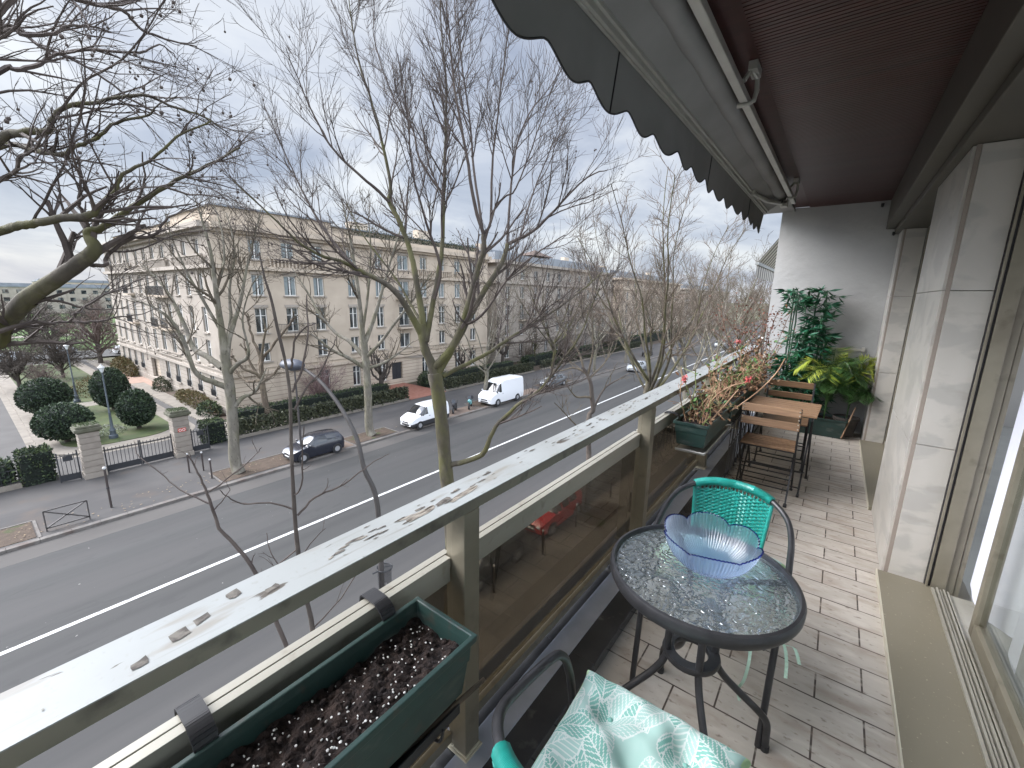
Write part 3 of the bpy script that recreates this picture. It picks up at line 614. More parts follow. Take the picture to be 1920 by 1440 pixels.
for sx in (-1, 1):
    for s in (-1, 1):
        f = MB(); x = sx*(.232 if s > 0 else .215); f.bar((x, s*.25, .0), (x, -s*.22, .66), .006, .014, up=(1,0,0)); f.bar((x, s*.25+.02*s, .008), (x, s*.25-.02*s, .008), .02, .016); f.build('leg', M_black, bt)
for s in (-1, 1):
    for yy, zz_ in ((.21,.06),(.13,.17)): MB().bar((-.22, s*yy, zz_), (.22, s*yy, zz_), .009, .009).build('stretcher', M_black, bt)
# ------------------------------------------------------------------ planters hooked on the railing
def trough(name, lab, cat, loc, wd, ln, ht, group=None, soil=.075, m=None):
    p = thing(name, lab, cat, loc, 0, group); t_ = .006; s = MB(); q = .82
    def ring(z, o): 
        k = q+(1-q)*z/ht; return [(-wd/2*k+o, -ln/2+(1-k)*wd/2+o, z), (wd/2*k-o, -ln/2+(1-k)*wd/2+o, z), (wd/2*k-o, ln/2-(1-k)*wd/2-o, z), (-wd/2*k+o, ln/2-(1-k)*wd/2-o, z)]
    rings = [ring(0,0), ring(ht*.55,0), ring(ht*.57,-.003), ring(ht-.022,0), ring(ht-.02,-.009), ring(ht,-.009), ring(ht,.004), ring(ht-.02,t_), ring(.01,t_)]
    for r in rings: s.v.extend(r)
    for i in range(len(rings)-1):
        for j in range(4): s.f.append((i*4+j, i*4+(j+1) % 4, i*4+4+(j+1) % 4, i*4+4+j)); s.m.append(0)
    s.f += [(3,2,1,0), tuple((len(rings)-1)*4+j for j in range(4))]; s.m += [0,0]
    s.build('box', m or M_planter, p, bevel=.0025)
    g = MB(); rg = np.random.default_rng(int(ln*1000)+7); nu, nv = int(ln*90), int(wd*90); zz = ht-soil; k = q+(1-q)*zz/ht
    ph = rg.uniform(0, 6, 8)
    def sf(u, v):
        x = (u-.5)*(wd*k-2*t_); y = (v-.5)*(ln-(1-k)*wd-2*t_)
        return (x, y, zz+.008*math.sin(x*31+ph[0])*math.sin(y*17+ph[1])+.005*math.sin(x*83+y*71+ph[2])+rg.normal(0,.0028))
    g.grid(sf, nv, nu); g.build('soil', M_soil, p)
    return p
np_ = trough('planter_box', 'green plastic planter of bare soil hooked on the near railing', 'planter', (-.712, .245, .612), .205, .84, .168, 'green planters hooked on the railing', soil=.048)
pl = MB(); rg = np.random.default_rng(21)
for i in range(520):
    x, y = rg.uniform(-.078,.078), rg.uniform(-.40,.40)
    if rg.random() > .35+.65*abs(math.sin(y*9+x*20)): continue
    pl.ball((x, y, .121+rg.uniform(-.004,.010)), rg.uniform(.0012,.0036), rg.uniform(.0012,.0036), rg.uniform(.001,.0025), n=5)
tag(pl.build('perlite', M_perlite, np_), kind='stuff')
cl_ = MB()
for i in range(260):
    x, y = rg.uniform(-.078,.078), rg.uniform(-.40,.40); r_ = rg.uniform(.003,.009)
    cl_.ball((x, y, .119+rg.uniform(-.004,.007)), r_, r_*rg.uniform(.6,1.2), r_*.7, n=6)
tag(cl_.build('soil_clods', M_soil, np_), kind='stuff')
def strap(parent, yl, pz):                       # flat hook over the middle rail; parent-space y, height of the parent
    P = smooth_path([(-.105, yl, .10), (-.11, yl, .17), (-.135, yl, .8065-pz), (-.16, yl, .8095-pz), (-.196, yl, .808-pz), (-.205, yl, .79-pz), (-.205, yl, .74-pz)], 5); s = MB()
    for a, b in zip(P[:-1], P[1:]): s.add([a+[0,-.02,0], b+[0,-.02,0], b+[0,.02,0], a+[0,.02,0]], [(0,1,2,3)])
    o = s.build('hook_strap', M_rubber, parent); md = o.modifiers.new('solid', 'SOLIDIFY'); md.thickness = .004
for yl in (.33, -.075): strap(np_, yl, .612)
b_ = MB(); b_.box((-.08, -.40, -.05), (.085, .39, -.045)); b_.box((-.082, -.40, -.05), (-.076, .39, -.02)); b_.box((.081, -.40, -.05), (.087, .39, -.02)); b_.box((-.08, .385, -.05), (.086, .391, -.02))
b_.build('drip_tray', M_rubber, np_, bevel=.002)
b_ = MB(); b_.tube(smooth_path([(-.1,.31,.06),(.0,.315,-.06),(.09,.31,-.055),(.115,.305,.0)]), .004, n=6); b_.tube(smooth_path([(-.1,-.1,.06),(.0,-.1,-.06),(.09,-.1,-.055),(.115,-.1,.0)]), .004, n=6)
b_.build('bracket', M_black, np_)
sk = MB(); a_ = onz(908, 1273, .60); c_ = onz(700, 1452, .57); sk.tube([a_, (a_+c_)/2+[0,0,-.006], c_], [.006,.008,.009], n=7)
tag(sk.build('garden_cane', mat('dry_cane', (.16,.12,.08), (.07,.055,.04), rough=.8, scale=14)), 'weathered garden cane wedged under the near planter box', 'cane')
M_stem = [mat('tan_stem', (.34,.22,.13), (.24,.14,.08), rough=.7, scale=20), mat('green_stem', (.12,.19,.05), (.20,.20,.08), rough=.6, scale=20), mat('brown_twig', (.09,.05,.035), (.14,.08,.05), rough=.8, scale=20)]
M_lf = {'green': mat('geranium_leaf', (.04,.10,.022), (.075,.15,.035), rough=.55, scale=30), 'dry': mat('dry_leaf', (.13,.062,.034), (.20,.11,.058), rough=.85, scale=30), 'tan': mat('withered_leaf', (.23,.15,.08), (.16,.092,.052), rough=.85, scale=30), 'red': mat('russet_leaf', (.11,.04,.027), (.17,.07,.047), rough=.8, scale=30), 'pink': mat('coral_petal', (.48,.07,.075), (.55,.13,.12), rough=.6, scale=30), 'white': mat('white_petal', (.45,.42,.37), rough=.7)}
def rnd(rg, up=.3): return unit(rg.normal(0, 1, 3)+[0, 0, up])
def bush(name, lab, loc, ext, seed, nst, hmin, hmax, mix, nleaf, group, stems=(0,1), lean=.5, nflow=0, lsz=(.02,.045), mats_extra=None):
    rg = np.random.default_rng(seed); p = thing(name, lab, 'plant', loc, 0, group); S = [MB(), MB(), MB()]; leaves = {k: MB() for k in mix}; tips = []
    for i in range(nst):
        b0 = np.array([rg.uniform(-ext[0], ext[0]), rg.uniform(-ext[1], ext[1]), 0]); hh = rg.uniform(hmin, hmax); d = unit([rg.normal(.1,lean), rg.normal(0,lean), 1.1]); P = [b0]
        for k in range(6): d = unit(d+rg.normal(0,.22,3)+[0,0,.05]); P.append(P[-1]+d*hh/6)
        P = smooth_path(P, 2); si = stems[int(rg.integers(0, len(stems)))]; r0 = rg.uniform(.003,.0055)
        S[si].tube(P, np.linspace(r0, r0*.5, len(P)), n=5)
        for q in range(3):
            a = P[int(rg.integers(3, len(P)))]; dd = rnd(rg, .6); Q = [a]
            for k in range(3): dd = unit(dd+rg.normal(0,.3,3)); Q.append(Q[-1]+dd*hh*.1)
            S[si].tube(Q, [r0*.5, r0*.4, r0*.35, r0*.25], n=4); tips.append(Q[-1]); tips += Q[1:3]
        tips += list(P[4:])
    ks = list(mix); pr = np.array([mix[k] for k in ks]); pr = pr/pr.sum()
    for i in range(nleaf):
        c = tips[int(rg.integers(0, len(tips)))]+rg.normal(0,.016,3); k = ks[int(rg.choice(len(ks), p=pr))]
        if k in ('tan', 'dry') and c[2] > .12 and rg.random() < .45: c = np.array([c[0], c[1], rg.uniform(0,.1)])
        s_ = rg.uniform(*lsz); leaves[k].leaf(c, rnd(rg, -.2), rnd(rg, 1.0), s_, s_*rg.uniform(.55,1.0), fold=s_*rg.uniform(-.2,.25))
    for i, s in enumerate(S):
        if s.v: s.build('stems', M_stem[i], p, smooth=60)
    for k, l in leaves.items():
        if l.v: tag(l.build('leaves', M_lf[k], p), kind='stuff')
    for i in range(nflow):
        c = tips[int(rg.integers(0, len(tips)))]+[0,0,.02]; fl = MB()
        for q in range(26): fl.leaf(c+rg.normal(0,.008,3), rnd(rg,.3), rnd(rg,.5), .017, .014, fold=.003)
        fl.build('flower', M_lf['pink'], p)
    return p
for k, (yc, lab) in enumerate(((3.31, 'green planter with dying geraniums nearest of the planted ones on the railing'), (4.17, 'planted green planter on the railing beside the wooden bistro table'), (5.03, 'farthest green planter on the railing with a russet shrub'))):
    tp = trough('planter_box', lab, 'planter', (-.69, yc, .62), .215, .80, .165, 'green planters hooked on the railing', soil=.02)
    for yl in (.3, -.3): strap(tp, yl, .62)
    q = MB(); q.box((-.09, -.39, -.045), (.1, .39, -.038)); q.tube([(.1,-.39,-.03),(.1,.39,-.03)], .006, n=6); q.tube([(-.09,-.395,-.03),(.1,-.395,-.03)], .006, n=6); q.build('drip_tray', mat('tray_grey', (.36,.36,.33), rough=.5), tp)
GG = 'withering plants in the railing planters'
bush('geranium_plant', 'leggy half dry geranium with coral flowers in the nearest planted box', (-.69, 3.25, .765), (.08,.34), 31, 26, .18, .46, {'dry': 6, 'tan': 5, 'green': 2}, 260, GG, lean=.42)
bush('geranium_plant', 'tangled geranium with green leaves beside the bistro table', (-.68, 4.15, .765), (.08,.36), 32, 24, .16, .38, {'dry': 5, 'tan': 5, 'green': 4}, 380, GG, lean=.4)
bush('withered_plant', 'dense straw brown withered plant beyond the bistro table', (-.67, 4.85, .765), (.08,.34), 33, 26, .25, .52, {'tan': 8, 'dry': 6, 'green': 2, 'white': .3}, 760, GG, stems=(0,2,2), nflow=0, lean=.42)
bush('russet_shrub', 'tall twiggy shrub with small russet leaves near the plaster wall', (-.67, 5.28, .765), (.05,.12), 34, 15, .62, .98, {'red': 8, 'dry': 2}, 620, GG, stems=(2,), lean=.34, lsz=(.016,.03))
fl = MB(); rg = np.random.default_rng(4)
for px, py, Y in ((1283,712,3.02),(1403,712,3.75),(1385,640,5.0)):
    c = ony(px, py, Y); f_ = MB()
    for q in range(30): f_.leaf(c+rg.normal(0,.011,3), rnd(rg,.3), rnd(rg,.5), .02, .017, fold=.003)
    st = MB(); st.tube(smooth_path([np.array([-.69, Y+.05, .77]), np.array([(-.69+c[0])/2, Y+.03, (.77+c[2])/2]), c]), .003, n=5)
    fo = st.build('flower_stalk', M_stem[1]); tag(fo, {1283: 'coral geranium bloom over the white rail', 1403: 'coral geranium bloom beside the bistro table', 1385: 'small coral bloom far along the railing'}[px], 'flower', 'coral geranium blooms'); f_.build('flower', M_lf['pink'], fo)
for lab, P in (('longest bare tan branch arching from the geranium box to the wooden table', [(1325,785,3.55),(1370,770,3.6),(1420,735,3.62),(1455,700,3.65),(1472,672,3.66)]), ('bare tan branch ending at the coral bloom beside the table', [(1310,790,3.2),(1340,745,3.2),(1370,725,3.22),(1395,718,3.25)]), ('short bare tan branch rising steeply from the nearest planted box', [(1322,800,3.1),(1350,770,3.12),(1385,730,3.15)])):
    P = smooth_path([ony(*q) for q in P], 4); bn = MB(); bn.tube(P, np.linspace(.0065,.004,len(P)), n=6)
    tag(bn.build('dry_branch', M_stem[0], smooth=60), lab, 'branch', GG)
# wire rack below the planters
wr = thing('wire_rack', 'black wire rack with hanging bars below the planters', 'rack', (-.575, 3.75, 0)); rg = np.random.default_rng(6); q = MB()
for i in range(22): y = i*.052; q.tube([(rg.uniform(-.01,.01), y, .60), (rg.uniform(-.012,.012), y+rg.uniform(-.01,.01), .10+rg.uniform(0,.07))], .0035, n=5)
q.build('bars', M_black, wr)
q = MB()
for z in (.60, .42): q.tube([(0,0,z),(0,1.1,z)], .005, n=6)
q.tube([(0,.1,.6),(-.06,.1,.62),(-.1,.1,.66)], .004, n=5); q.tube([(0,1.0,.6),(-.06,1.0,.62),(-.1,1.0,.66)], .004, n=5); q.build('rail', M_black, wr)
# ------------------------------------------------------------------ plants against the end wall
M_bam = [mat('bamboo_leaf_dark', (.008,.05,.018), (.018,.095,.035), rough=.5, scale=12), mat('bamboo_cane', (.018,.05,.028), (.03,.075,.04), rough=.5, scale=9), mat('bamboo_leaf_teal', (.018,.13,.065), (.012,.075,.04), rough=.5, scale=14)]
ft = trough('floor_planter', 'long dark green planter box on the tiles by the end wall', 'planter', (-.11, 6.335, .0), .30, .70, .225, soil=.04); ft.rotation_euler = (0, 0, math.pi/2)
bb = thing('bamboo_plant', 'tall artificial bamboo with dark canes in the floor planter', 'plant', (-.28, 6.4, .18)); rg = np.random.default_rng(9)
ca = MB(); lf = [MB(), MB()]
for i, (x, hh) in enumerate(((-.20,1.54),(-.175,1.53),(-.145,1.50),(-.03,1.1),(.08,1.2),(.045,1.55),(.165,1.0),(.13,1.55),(-.10,1.0))):
    y = rg.uniform(-.06,.06); n = 9; P = [(x+rg.normal(0,.004), y+.01*math.sin(k), hh*k/n) for k in range(n+1)]
    ca.tube(P, .009, n=7)
    for k in range(1, n): ca.tube([(P[k][0], P[k][1], P[k][2]-.004), (P[k][0], P[k][1], P[k][2]+.004)], .0115, n=7)
    for z in np.arange(.1, hh+.02, .075):
        if i < 3 and .72 < z < hh-.22: continue
        if i in (5, 7) and z < .3: continue
        for s_ in range(3):
            a = rg.uniform(0, 6.28); b0 = np.array([x, y, z]); o_ = np.array([math.cos(a), math.sin(a)*.6, .25])*rg.uniform(.04,.13)
            ca.tube([b0, b0+o_*.6+[0,0,.01], b0+o_], .002, n=4)
            for q_ in range(8):
                d = unit([math.cos(a+rg.normal(0,.9)), math.sin(a+rg.normal(0,.9))*.7, rg.uniform(-.75,.35)])
                lf[int(rg.random() < .4)].leaf(b0+o_, d, rnd(rg, 1.5), rg.uniform(.09,.16), rg.uniform(.018,.03), fold=-.003)
ca.build('canes', M_bam[1], bb, smooth=50)
for i in (0, 1): tag(lf[i].build('leaves', M_bam[0] if i == 0 else M_bam[2], bb), kind='stuff')
M_palm = [mat('palm_dark', (.025,.07,.018), (.05,.11,.025), rough=.45, scale=9), mat('palm_lime', (.22,.29,.03), (.34,.36,.06), rough=.45, scale=9)]
def palm(loc, lab, fronds, seed, pot):
    rg = np.random.default_rng(seed); p = thing('palm_plant', lab, 'plant', loc, 0, 'palms against the end wall'); st = MB(); lf = [MB(), MB()]
    for az, ln, rise, lime in fronds:
        c, s = math.cos(az), math.sin(az); P = smooth_path([(0,0,.0),(.05*c*ln,.05*s*ln,rise*.45),(.25*c*ln,.25*s*ln,rise*.85),(.6*c*ln,.6*s*ln,rise),(1.0*c*ln,1.0*s*ln,rise*.82)], 6)
        st.tube(P, np.linspace(.006,.002,len(P)), n=5)
        for k in range(7, len(P)):
            d = unit(P[k]-P[k-1])
            for sd in (-1, 1):
                for e_ in (0, .33, .66):
                    dd = unit(d*.55+np.array([-s*sd, c*sd, 0])*.9+[0,0,-.18+rg.normal(0,.1)]); lf[int(rg.random() < lime)].leaf(P[k]-e_*(P[k]-P[k-1]), dd, (0,0,1), (.12+.10*math.sin(3.14*(k-6)/(len(P)-6)))*rg.uniform(.8,1.1), .0125, fold=-.003)
    st.build('stalks', M_palm[0], p, smooth=60)
    for i in (0, 1): lf[i].v and tag(lf[i].build('fronds', M_palm[i], p), kind='stuff')
    return p
palm((.02, 6.30, .2), 'dark palm with one lime yellow frond in the middle of the corner plants', [(3.5,.38,.72,.95),(3.9,.30,.62,.9),(2.6,.34,.7,.2),(5.4,.3,.72,.05),(.6,.32,.75,.05),(5.9,.36,.62,.0),(4.6,.28,.66,.2),(1.6,.2,.85,.3),(4.2,.2,.5,.0),(5.0,.26,.5,.0),(.1,.35,.5,0)], 2, True)
palm((.24, 6.42, .22), 'palm with yellow green fronds leaning on the marble pier', [(.4,.2,.74,.95),(5.9,.22,.66,.85),(4.8,.25,.6,.5),(3.9,.3,.6,.0),(4.4,.3,.45,.0),(5.5,.3,.4,.0),(2.8,.25,.7,.6),(4.9,.3,.36,.0)], 5, True)
pt = MB(); pt.lathe([(.09,0),(.125,.2),(.135,.205),(.135,.235),(.118,.235),(.11,.21),(.0,.2)], n=28); po = pt.build('plant_pot', mat('dark_pot', (.05,.045,.04), (.08,.07,.06), rough=.7, scale=12), smooth=40); po.location = (.235, 6.44, 0)
tag(po, 'dark round pot holding the yellow green palm beside the long planter', 'pot')
q = MB(); q.tube([ony(1577, 822, 6.16), ony(1604, 765, 6.3)], .008, n=7); tag(q.build('support_stick', M_stem[0]), 'pale wooden stick leaning against the corner plants', 'stick')
# ================================================================== the street, 11 metres below
G = -9.6; KB = .13
M_grass = mat('lawn_grass', (.032,.048,.012), (.058,.072,.02), rough=.9, scale=.9, detail=10, c3=(.042,.06,.014))
layer(M_grass, (.065,.048,.028), 2.2, .56, .70, seed=3, amount=.6)
M_earth = mat('bare_earth', (.05,.034,.023), (.075,.053,.037), rough=.95, scale=3, detail=10, bump=.5, bscale=20, bdist=.02)
layer(M_earth, (.035,.05,.012), 1.3, .56, .66, seed=2, amount=.8)
layer(M_earth, (.13,.085,.05), 14, .6, .7, seed=5, amount=.7)
M_far = mat('distant_ground', (.05,.06,.025), (.085,.075,.045), rough=1, scale=.05, detail=8)
M_road = mat('road_asphalt', (.039,.0388,.037), (.0455,.045,.043), rough=.85, scale=.35, detail=10, stretch=(1,.12,1), bump=.25, bscale=60, bdist=.004)
layer(M_road, (.029,.0288,.028), .8, .46, .66, stretch=(1,.02,1), seed=15, amount=.7)
layer(M_road, (.03,.03,.029), 2.4, .60, .63, stretch=(1,.25,1), seed=21, amount=.45, dist=1.2)
layer(M_road, (.05,.0475,.0455), .55, .5, .72, stretch=(1.5,.06,1), seed=4, amount=.8)
layer(M_road, (.031,.030,.030), .9, .58, .7, stretch=(1,.1,1), seed=8, amount=.6)
layer(M_road, (.2,.195,.18), 5.5, .735, .75, seed=6, amount=.9)
M_pave = mat('pavement_asphalt', (.056,.052,.049), (.070,.065,.061), rough=.9, scale=.4, detail=10, bump=.25, bscale=50, bdist=.004)
layer(M_pave, (.043,.041,.040), .35, .5, .6, stretch=(1,.3,1), seed=2, amount=.8)
layer(M_pave, (.085,.063,.048), .6, .58, .78, seed=7, amount=.7)
M_paveN = mat('near_pavement', (.15,.135,.115), (.185,.168,.145), rough=.9, scale=1.2, detail=10)
t = M_paveN.node_tree; b = bsdf(M_paveN); br = N(t, 'ShaderNodeTexBrick'); tc = N(t, 'ShaderNodeTexCoord'); L(t, tc.outputs['Object'], br.inputs['Vector'])
for k, v in (('Scale', 1), ('Brick Width', 1.55), ('Row Height', 1.35), ('Mortar Size', .03)): br.inputs[k].default_value = v
x = N(t, 'ShaderNodeMix', data_type='RGBA'); x.inputs[7].default_value = (.095,.085,.073,1); L(t, br.outputs['Fac'], x.inputs[0]); L(t, b.inputs['Base Color'].links[0].from_socket, x.inputs[6]); L(t, x.outputs[2], b.inputs['Base Color'])
M_kerb = mat('granite_kerb', (.105,.095,.085), (.14,.128,.115), rough=.85, scale=3, detail=8)
layer(M_kerb, (.085,.06,.05), 1.1, .5, .68, seed=3, amount=.7)
M_conc = mat('pale_concrete', (.165,.145,.118), (.21,.185,.153), rough=.9, scale=1.5, detail=8)
layer(M_conc, (.10,.085,.068), 1.4, .55, .75, seed=2, amount=.6)
M_line = mat('road_paint', (.55,.55,.53), (.45,.45,.43), rough=.7, scale=4, detail=8)
layer(M_line, (.12,.12,.12), 9, .56, .66, stretch=(1,.4,1), seed=2, amount=.8)
def st(name, mb, m): return tag(mb.build(name, m), kind='structure')
st('ground', MB().add([(-1500,-1500,G-.25),(900,-1500,G-.25),(900,1800,G-.25),(-1500,1800,G-.25)], [(0,1,2,3)]), M_far)
st('road', MB().box((-27.0, -150, G-.2), (-9.4, 420, G)), M_road)
st('road_marking', MB().box((-19.38, -150, G+.001), (-19.2, 420, G+.004)), M_line)
M_gut = mat('gutter_asphalt', (.062,.057,.052), (.076,.07,.064), rough=.9, scale=.8, stretch=(1,.2,1), detail=8)
gs = MB(); gs.box((-27.0, -150, G), (-25.6, 420, G+.003)); st('parking_strip', gs, M_gut)
st('far_pavement', MB().box((-35.4, -150, G-.2), (-27.28, 420, G+KB)), M_pave)
st('near_pavement', MB().box((-9.12, -150, G-.2), (2.5, 420, G+KB)), M_paveN)
kb = MB(); y = -60; rg = np.random.default_rng(4)
while y < 260:
    l_ = 1.0 if y < 60 else 4; kb.box((-27.28, y, G-.1), (-27.0, y+l_-.012, G+KB+.002+rg.uniform(0,.004))); kb.box((-9.4, y, G-.1), (-9.12, y+l_-.012, G+KB+.002+rg.uniform(0,.004))); y += l_
st('kerbstones', kb, M_kerb)
# garden court behind the gates
st('court_asphalt', MB().box((-96, -60, G-.2), (-35.4, 12.4, G-.0)), mat('court_asphalt', (.062,.058,.054), (.078,.073,.068), rough=.9, scale=.5, detail=10, bump=.2, bscale=40, bdist=.004))
def rr(x0, x1, y0, y1, r, n=10):                 # outline with two rounded corners at the street end x1
    P = [(x0, y1), (x0, y0)]
    P += [(x1-r+r*math.sin(a), y0+r-r*math.cos(a)) for a in np.linspace(0, math.pi/2, n)]
    P += [(x1-r+r*math.cos(a), y1-r+r*math.sin(a)) for a in np.linspace(0, math.pi/2, n)]
    return P
st('lawn_walk', MB().prism(rr(-92, -39.6, 2.45, 10.9, 3.0), G-.1, G+.13), M_conc)
st('lawn_gutter', MB().prism(rr(-92, -39.2, 2.0, 11.3, 3.3), G-.1, G+.012), M_conc)
st('lawn', MB().prism(rr(-91.5, -40.9, 3.55, 10.0, 2.4), G, G+.17), M_grass)
st('garden_path', MB().box((-57.8, 3.3, G), (-55.6, 10.3, G+.178)), M_conc)
st('wall_path', MB().box((-92, 11.9, G-.1), (-35.5, 13.2, G+.10)), M_conc)
st('flower_bed', MB().box((-62, 13.2, G-.1), (-43.5, 14.2, G+.14)).box((-90, 13.2, G-.1), (-70.5, 14.2, G+.14)), M_earth)
st('terrace', MB().box((-70.5, 13.2, G-.1), (-62, 14.2, G+.11)).box((-80, 11.9, G-.1), (-66, 13.2, G+.108)), mat('terracotta_paving', (.27,.17,.12), (.31,.21,.16), rough=.8, scale=2))
st('front_garden', MB().box((-43, 12.4, G-.2), (-35.4, 120, G+.05)), M_earth)
st('door_path', MB().box((-42.7, 28.6, G), (-35.1, 33.8, G+.16)), mat('red_tile_path', (.22,.085,.055), (.26,.12,.085), rough=.8, scale=3))
st('hedge_walk', MB().box((-37.2, 12.4, G), (-36.2, 28.5, G+.12)).box((-37.2, 34, G), (-36.2, 52, G+.12)), M_conc)
for k, (y0, y1) in enumerate(((-4, 1.02), (8.3, 13.4), (16.9, 20.9), (31.0, 34.0), (43.5, 50))):
    pb = MB(); x0 = -29.6 if k != 2 else -29.3
    pb.box((x0+.1, y0+.1, G), (-27.45, y1-.1, G+KB+.018)); pb.bar((x0, y0, G+KB), (x0, y1, G+KB), .1, .06, mi=1); pb.bar((x0, y0, G+KB), (-27.3, y0, G+KB), .1, .06, mi=1); pb.bar((x0, y1, G+KB), (-27.3, y1, G+KB), .1, .06, mi=1)
    tag(pb.build('tree_pit', [M_earth, M_kerb]), kind='structure')
dr_ = MB(); dr_.box((-28.9, 13.4, G), (-27.3, 16.9, G+KB+.006)); dr_.box((-28.9, 26, G), (-27.3, 42, G+KB+.006)); tag(dr_.build('parking_bay', mat('brown_bay', (.125,.09,.068), (.155,.115,.09), rough=.9, scale=1, detail=8)), kind='structure')
for y0 in (6.8, 19.0): 
    pb = MB(); pb.box((-9.1, y0-1.2, G), (-7.9, y0+1.6, G+KB+.012)); tag(pb.build('tree_pit', M_earth), kind='structure')
sc_ = MB(); rg = np.random.default_rng(12)
for i in range(260):
    y = rg.uniform(-5, 14) if i < 180 else rg.uniform(16, 50); x = rg.uniform(-29.4,-27.5); a = rg.uniform(0,6.28)
    sc_.leaf((x,y,G+KB+.03), (math.cos(a),math.sin(a),rg.uniform(0,.3)), (0,0,1), rg.uniform(.06,.16), rg.uniform(.04,.1))
tag(sc_.build('fallen_leaves', mat('fallen_leaf', (.16,.115,.07), (.24,.19,.13), rough=.9, scale=4)), kind='stuff')
# ------------------------------------------------------------------ facades
M_lime = mat('limestone', (.46,.385,.30), (.39,.325,.25), rough=.85, scale=.35, detail=10, stretch=(1,1,1.6))
layer(M_lime, (.26,.21,.165), .5, .52, .75, stretch=(1.6,1.6,.3), seed=3, amount=.6)
def rustic(m, step, thick, colour, zmax):
    t = m.node_tree; b = bsdf(m); tc = N(t, 'ShaderNodeTexCoord'); s = N(t, 'ShaderNodeSeparateXYZ'); L(t, tc.outputs['Object'], s.inputs[0])
    d = N(t, 'ShaderNodeMath', operation='MODULO'); ad = N(t, 'ShaderNodeMath', operation='ADD'); ad.inputs[1].default_value = 100*step; L(t, s.outputs[2], ad.inputs[0]); L(t, ad.outputs[0], d.inputs[0]); d.inputs[1].default_value = step
    c = N(t, 'ShaderNodeMath', operation='LESS_THAN'); c.inputs[1].default_value = thick; L(t, d.outputs[0], c.inputs[0])
    z = N(t, 'ShaderNodeMath', operation='LESS_THAN'); z.inputs[1].default_value = zmax; L(t, s.outputs[2], z.inputs[0])
    mm = N(t, 'ShaderNodeMath', operation='MULTIPLY'); L(t, c.outputs[0], mm.inputs[0]); L(t, z.outputs[0], mm.inputs[1])
    x = N(t, 'ShaderNodeMix', data_type='RGBA'); L(t, mm.outputs[0], x.inputs[0]); L(t, b.inputs['Base Color'].links[0].from_socket, x.inputs[6]); x.inputs[7].default_value = (*colour, 1); L(t, x.outputs[2], b.inputs['Base Color'])
rustic(M_lime, .42, .045, (.19,.15,.115), -5.9)
M_whitest = mat('white_stone', (.335,.295,.25), (.275,.24,.20), rough=.85, scale=.4, detail=10, stretch=(1,1,1.5))
layer(M_whitest, (.17,.14,.11), .55, .54, .76, stretch=(1.5,1.5,.35), seed=6, amount=.55)
rustic(M_whitest, .42, .04, (.17,.145,.12), -5.9)
M_pane = mat('window_pane', (.016,.02,.024), (.15,.16,.155), rough=.08, scale=.9, detail=3, spec=.8, lo=.42, hi=.66, stretch=(3,1,.7))
M_frame = mat('window_white', (.62,.61,.57), rough=.5)
M_shut = mat('grey_shutter', (.16,.19,.19), (.20,.23,.23), rough=.6, scale=3)
M_iron = mat('wrought_iron', (.02,.021,.024), rough=.5)
M_roof = mat('zinc_roof', (.20,.22,.24), (.15,.165,.18), rough=.5, scale=.5)
_wm = {}
def window(parent, o, u, nrm, w_, h_, kind, guard=False):
    key = (round(w_, 2), round(h_, 2), kind, guard)
    if key not in _wm:
        p = MB(); p.add([(-w_/2,0,0),(w_/2,0,0),(w_/2,0,h_),(-w_/2,0,h_)], [(0,1,2,3)])
        if kind == 1:
            for sx in (-1, 1): p.box((sx*w_*.32-w_*.17, -.05, .03), (sx*w_*.32+w_*.17, -.02, h_-.03), 1)
        f = MB(); t_ = .07
        for a, b in (((-w_/2,-.07,0),(-w_/2+t_,-.01,h_)),((w_/2-t_,-.07,0),(w_/2,-.01,h_)),((-w_/2+t_,-.07,0),(w_/2-t_,-.01,t_)),((-w_/2+t_,-.07,h_-t_),(w_/2-t_,-.01,h_)),((-t_*.75,-.07,t_),(t_*.75,-.01,h_-t_))): f.box(a, b)
        if h_ > 2.2: f.box((-w_/2+t_,-.065,h_*.68), (w_/2-t_,-.012,h_*.68+.05))
        po = p.build('window', [M_pane, M_shut], parent); _wm[key] = [po, f.build('frame', M_frame, po)]; q = MB(); q.box((-w_/2-.15,-.38,-.13), (w_/2+.15,-.215,-.002)); _wm[key].append(q.build('sill', M_whitest, po))
        if guard:
            q = MB()
            for x in np.arange(-w_/2+.05, w_/2, .1): q.bar((x,-.30,-.002), (x,-.30,.62), .03, .03, up=(0,1,0))
            q.bar((-w_/2,-.30,.62), (w_/2,-.30,.62), .04, .05); _wm[key].append(q.build('guard', M_iron, po))
    else:
        po = _wm[key][0].copy(); COL.objects.link(po); po.parent = parent
        for f in _wm[key][1:]: fo = f.copy(); COL.objects.link(fo); fo.parent = po
    ang = math.atan2(u[1], u[0]); po.location = o; po.rotation_euler = (0, 0, ang); return po
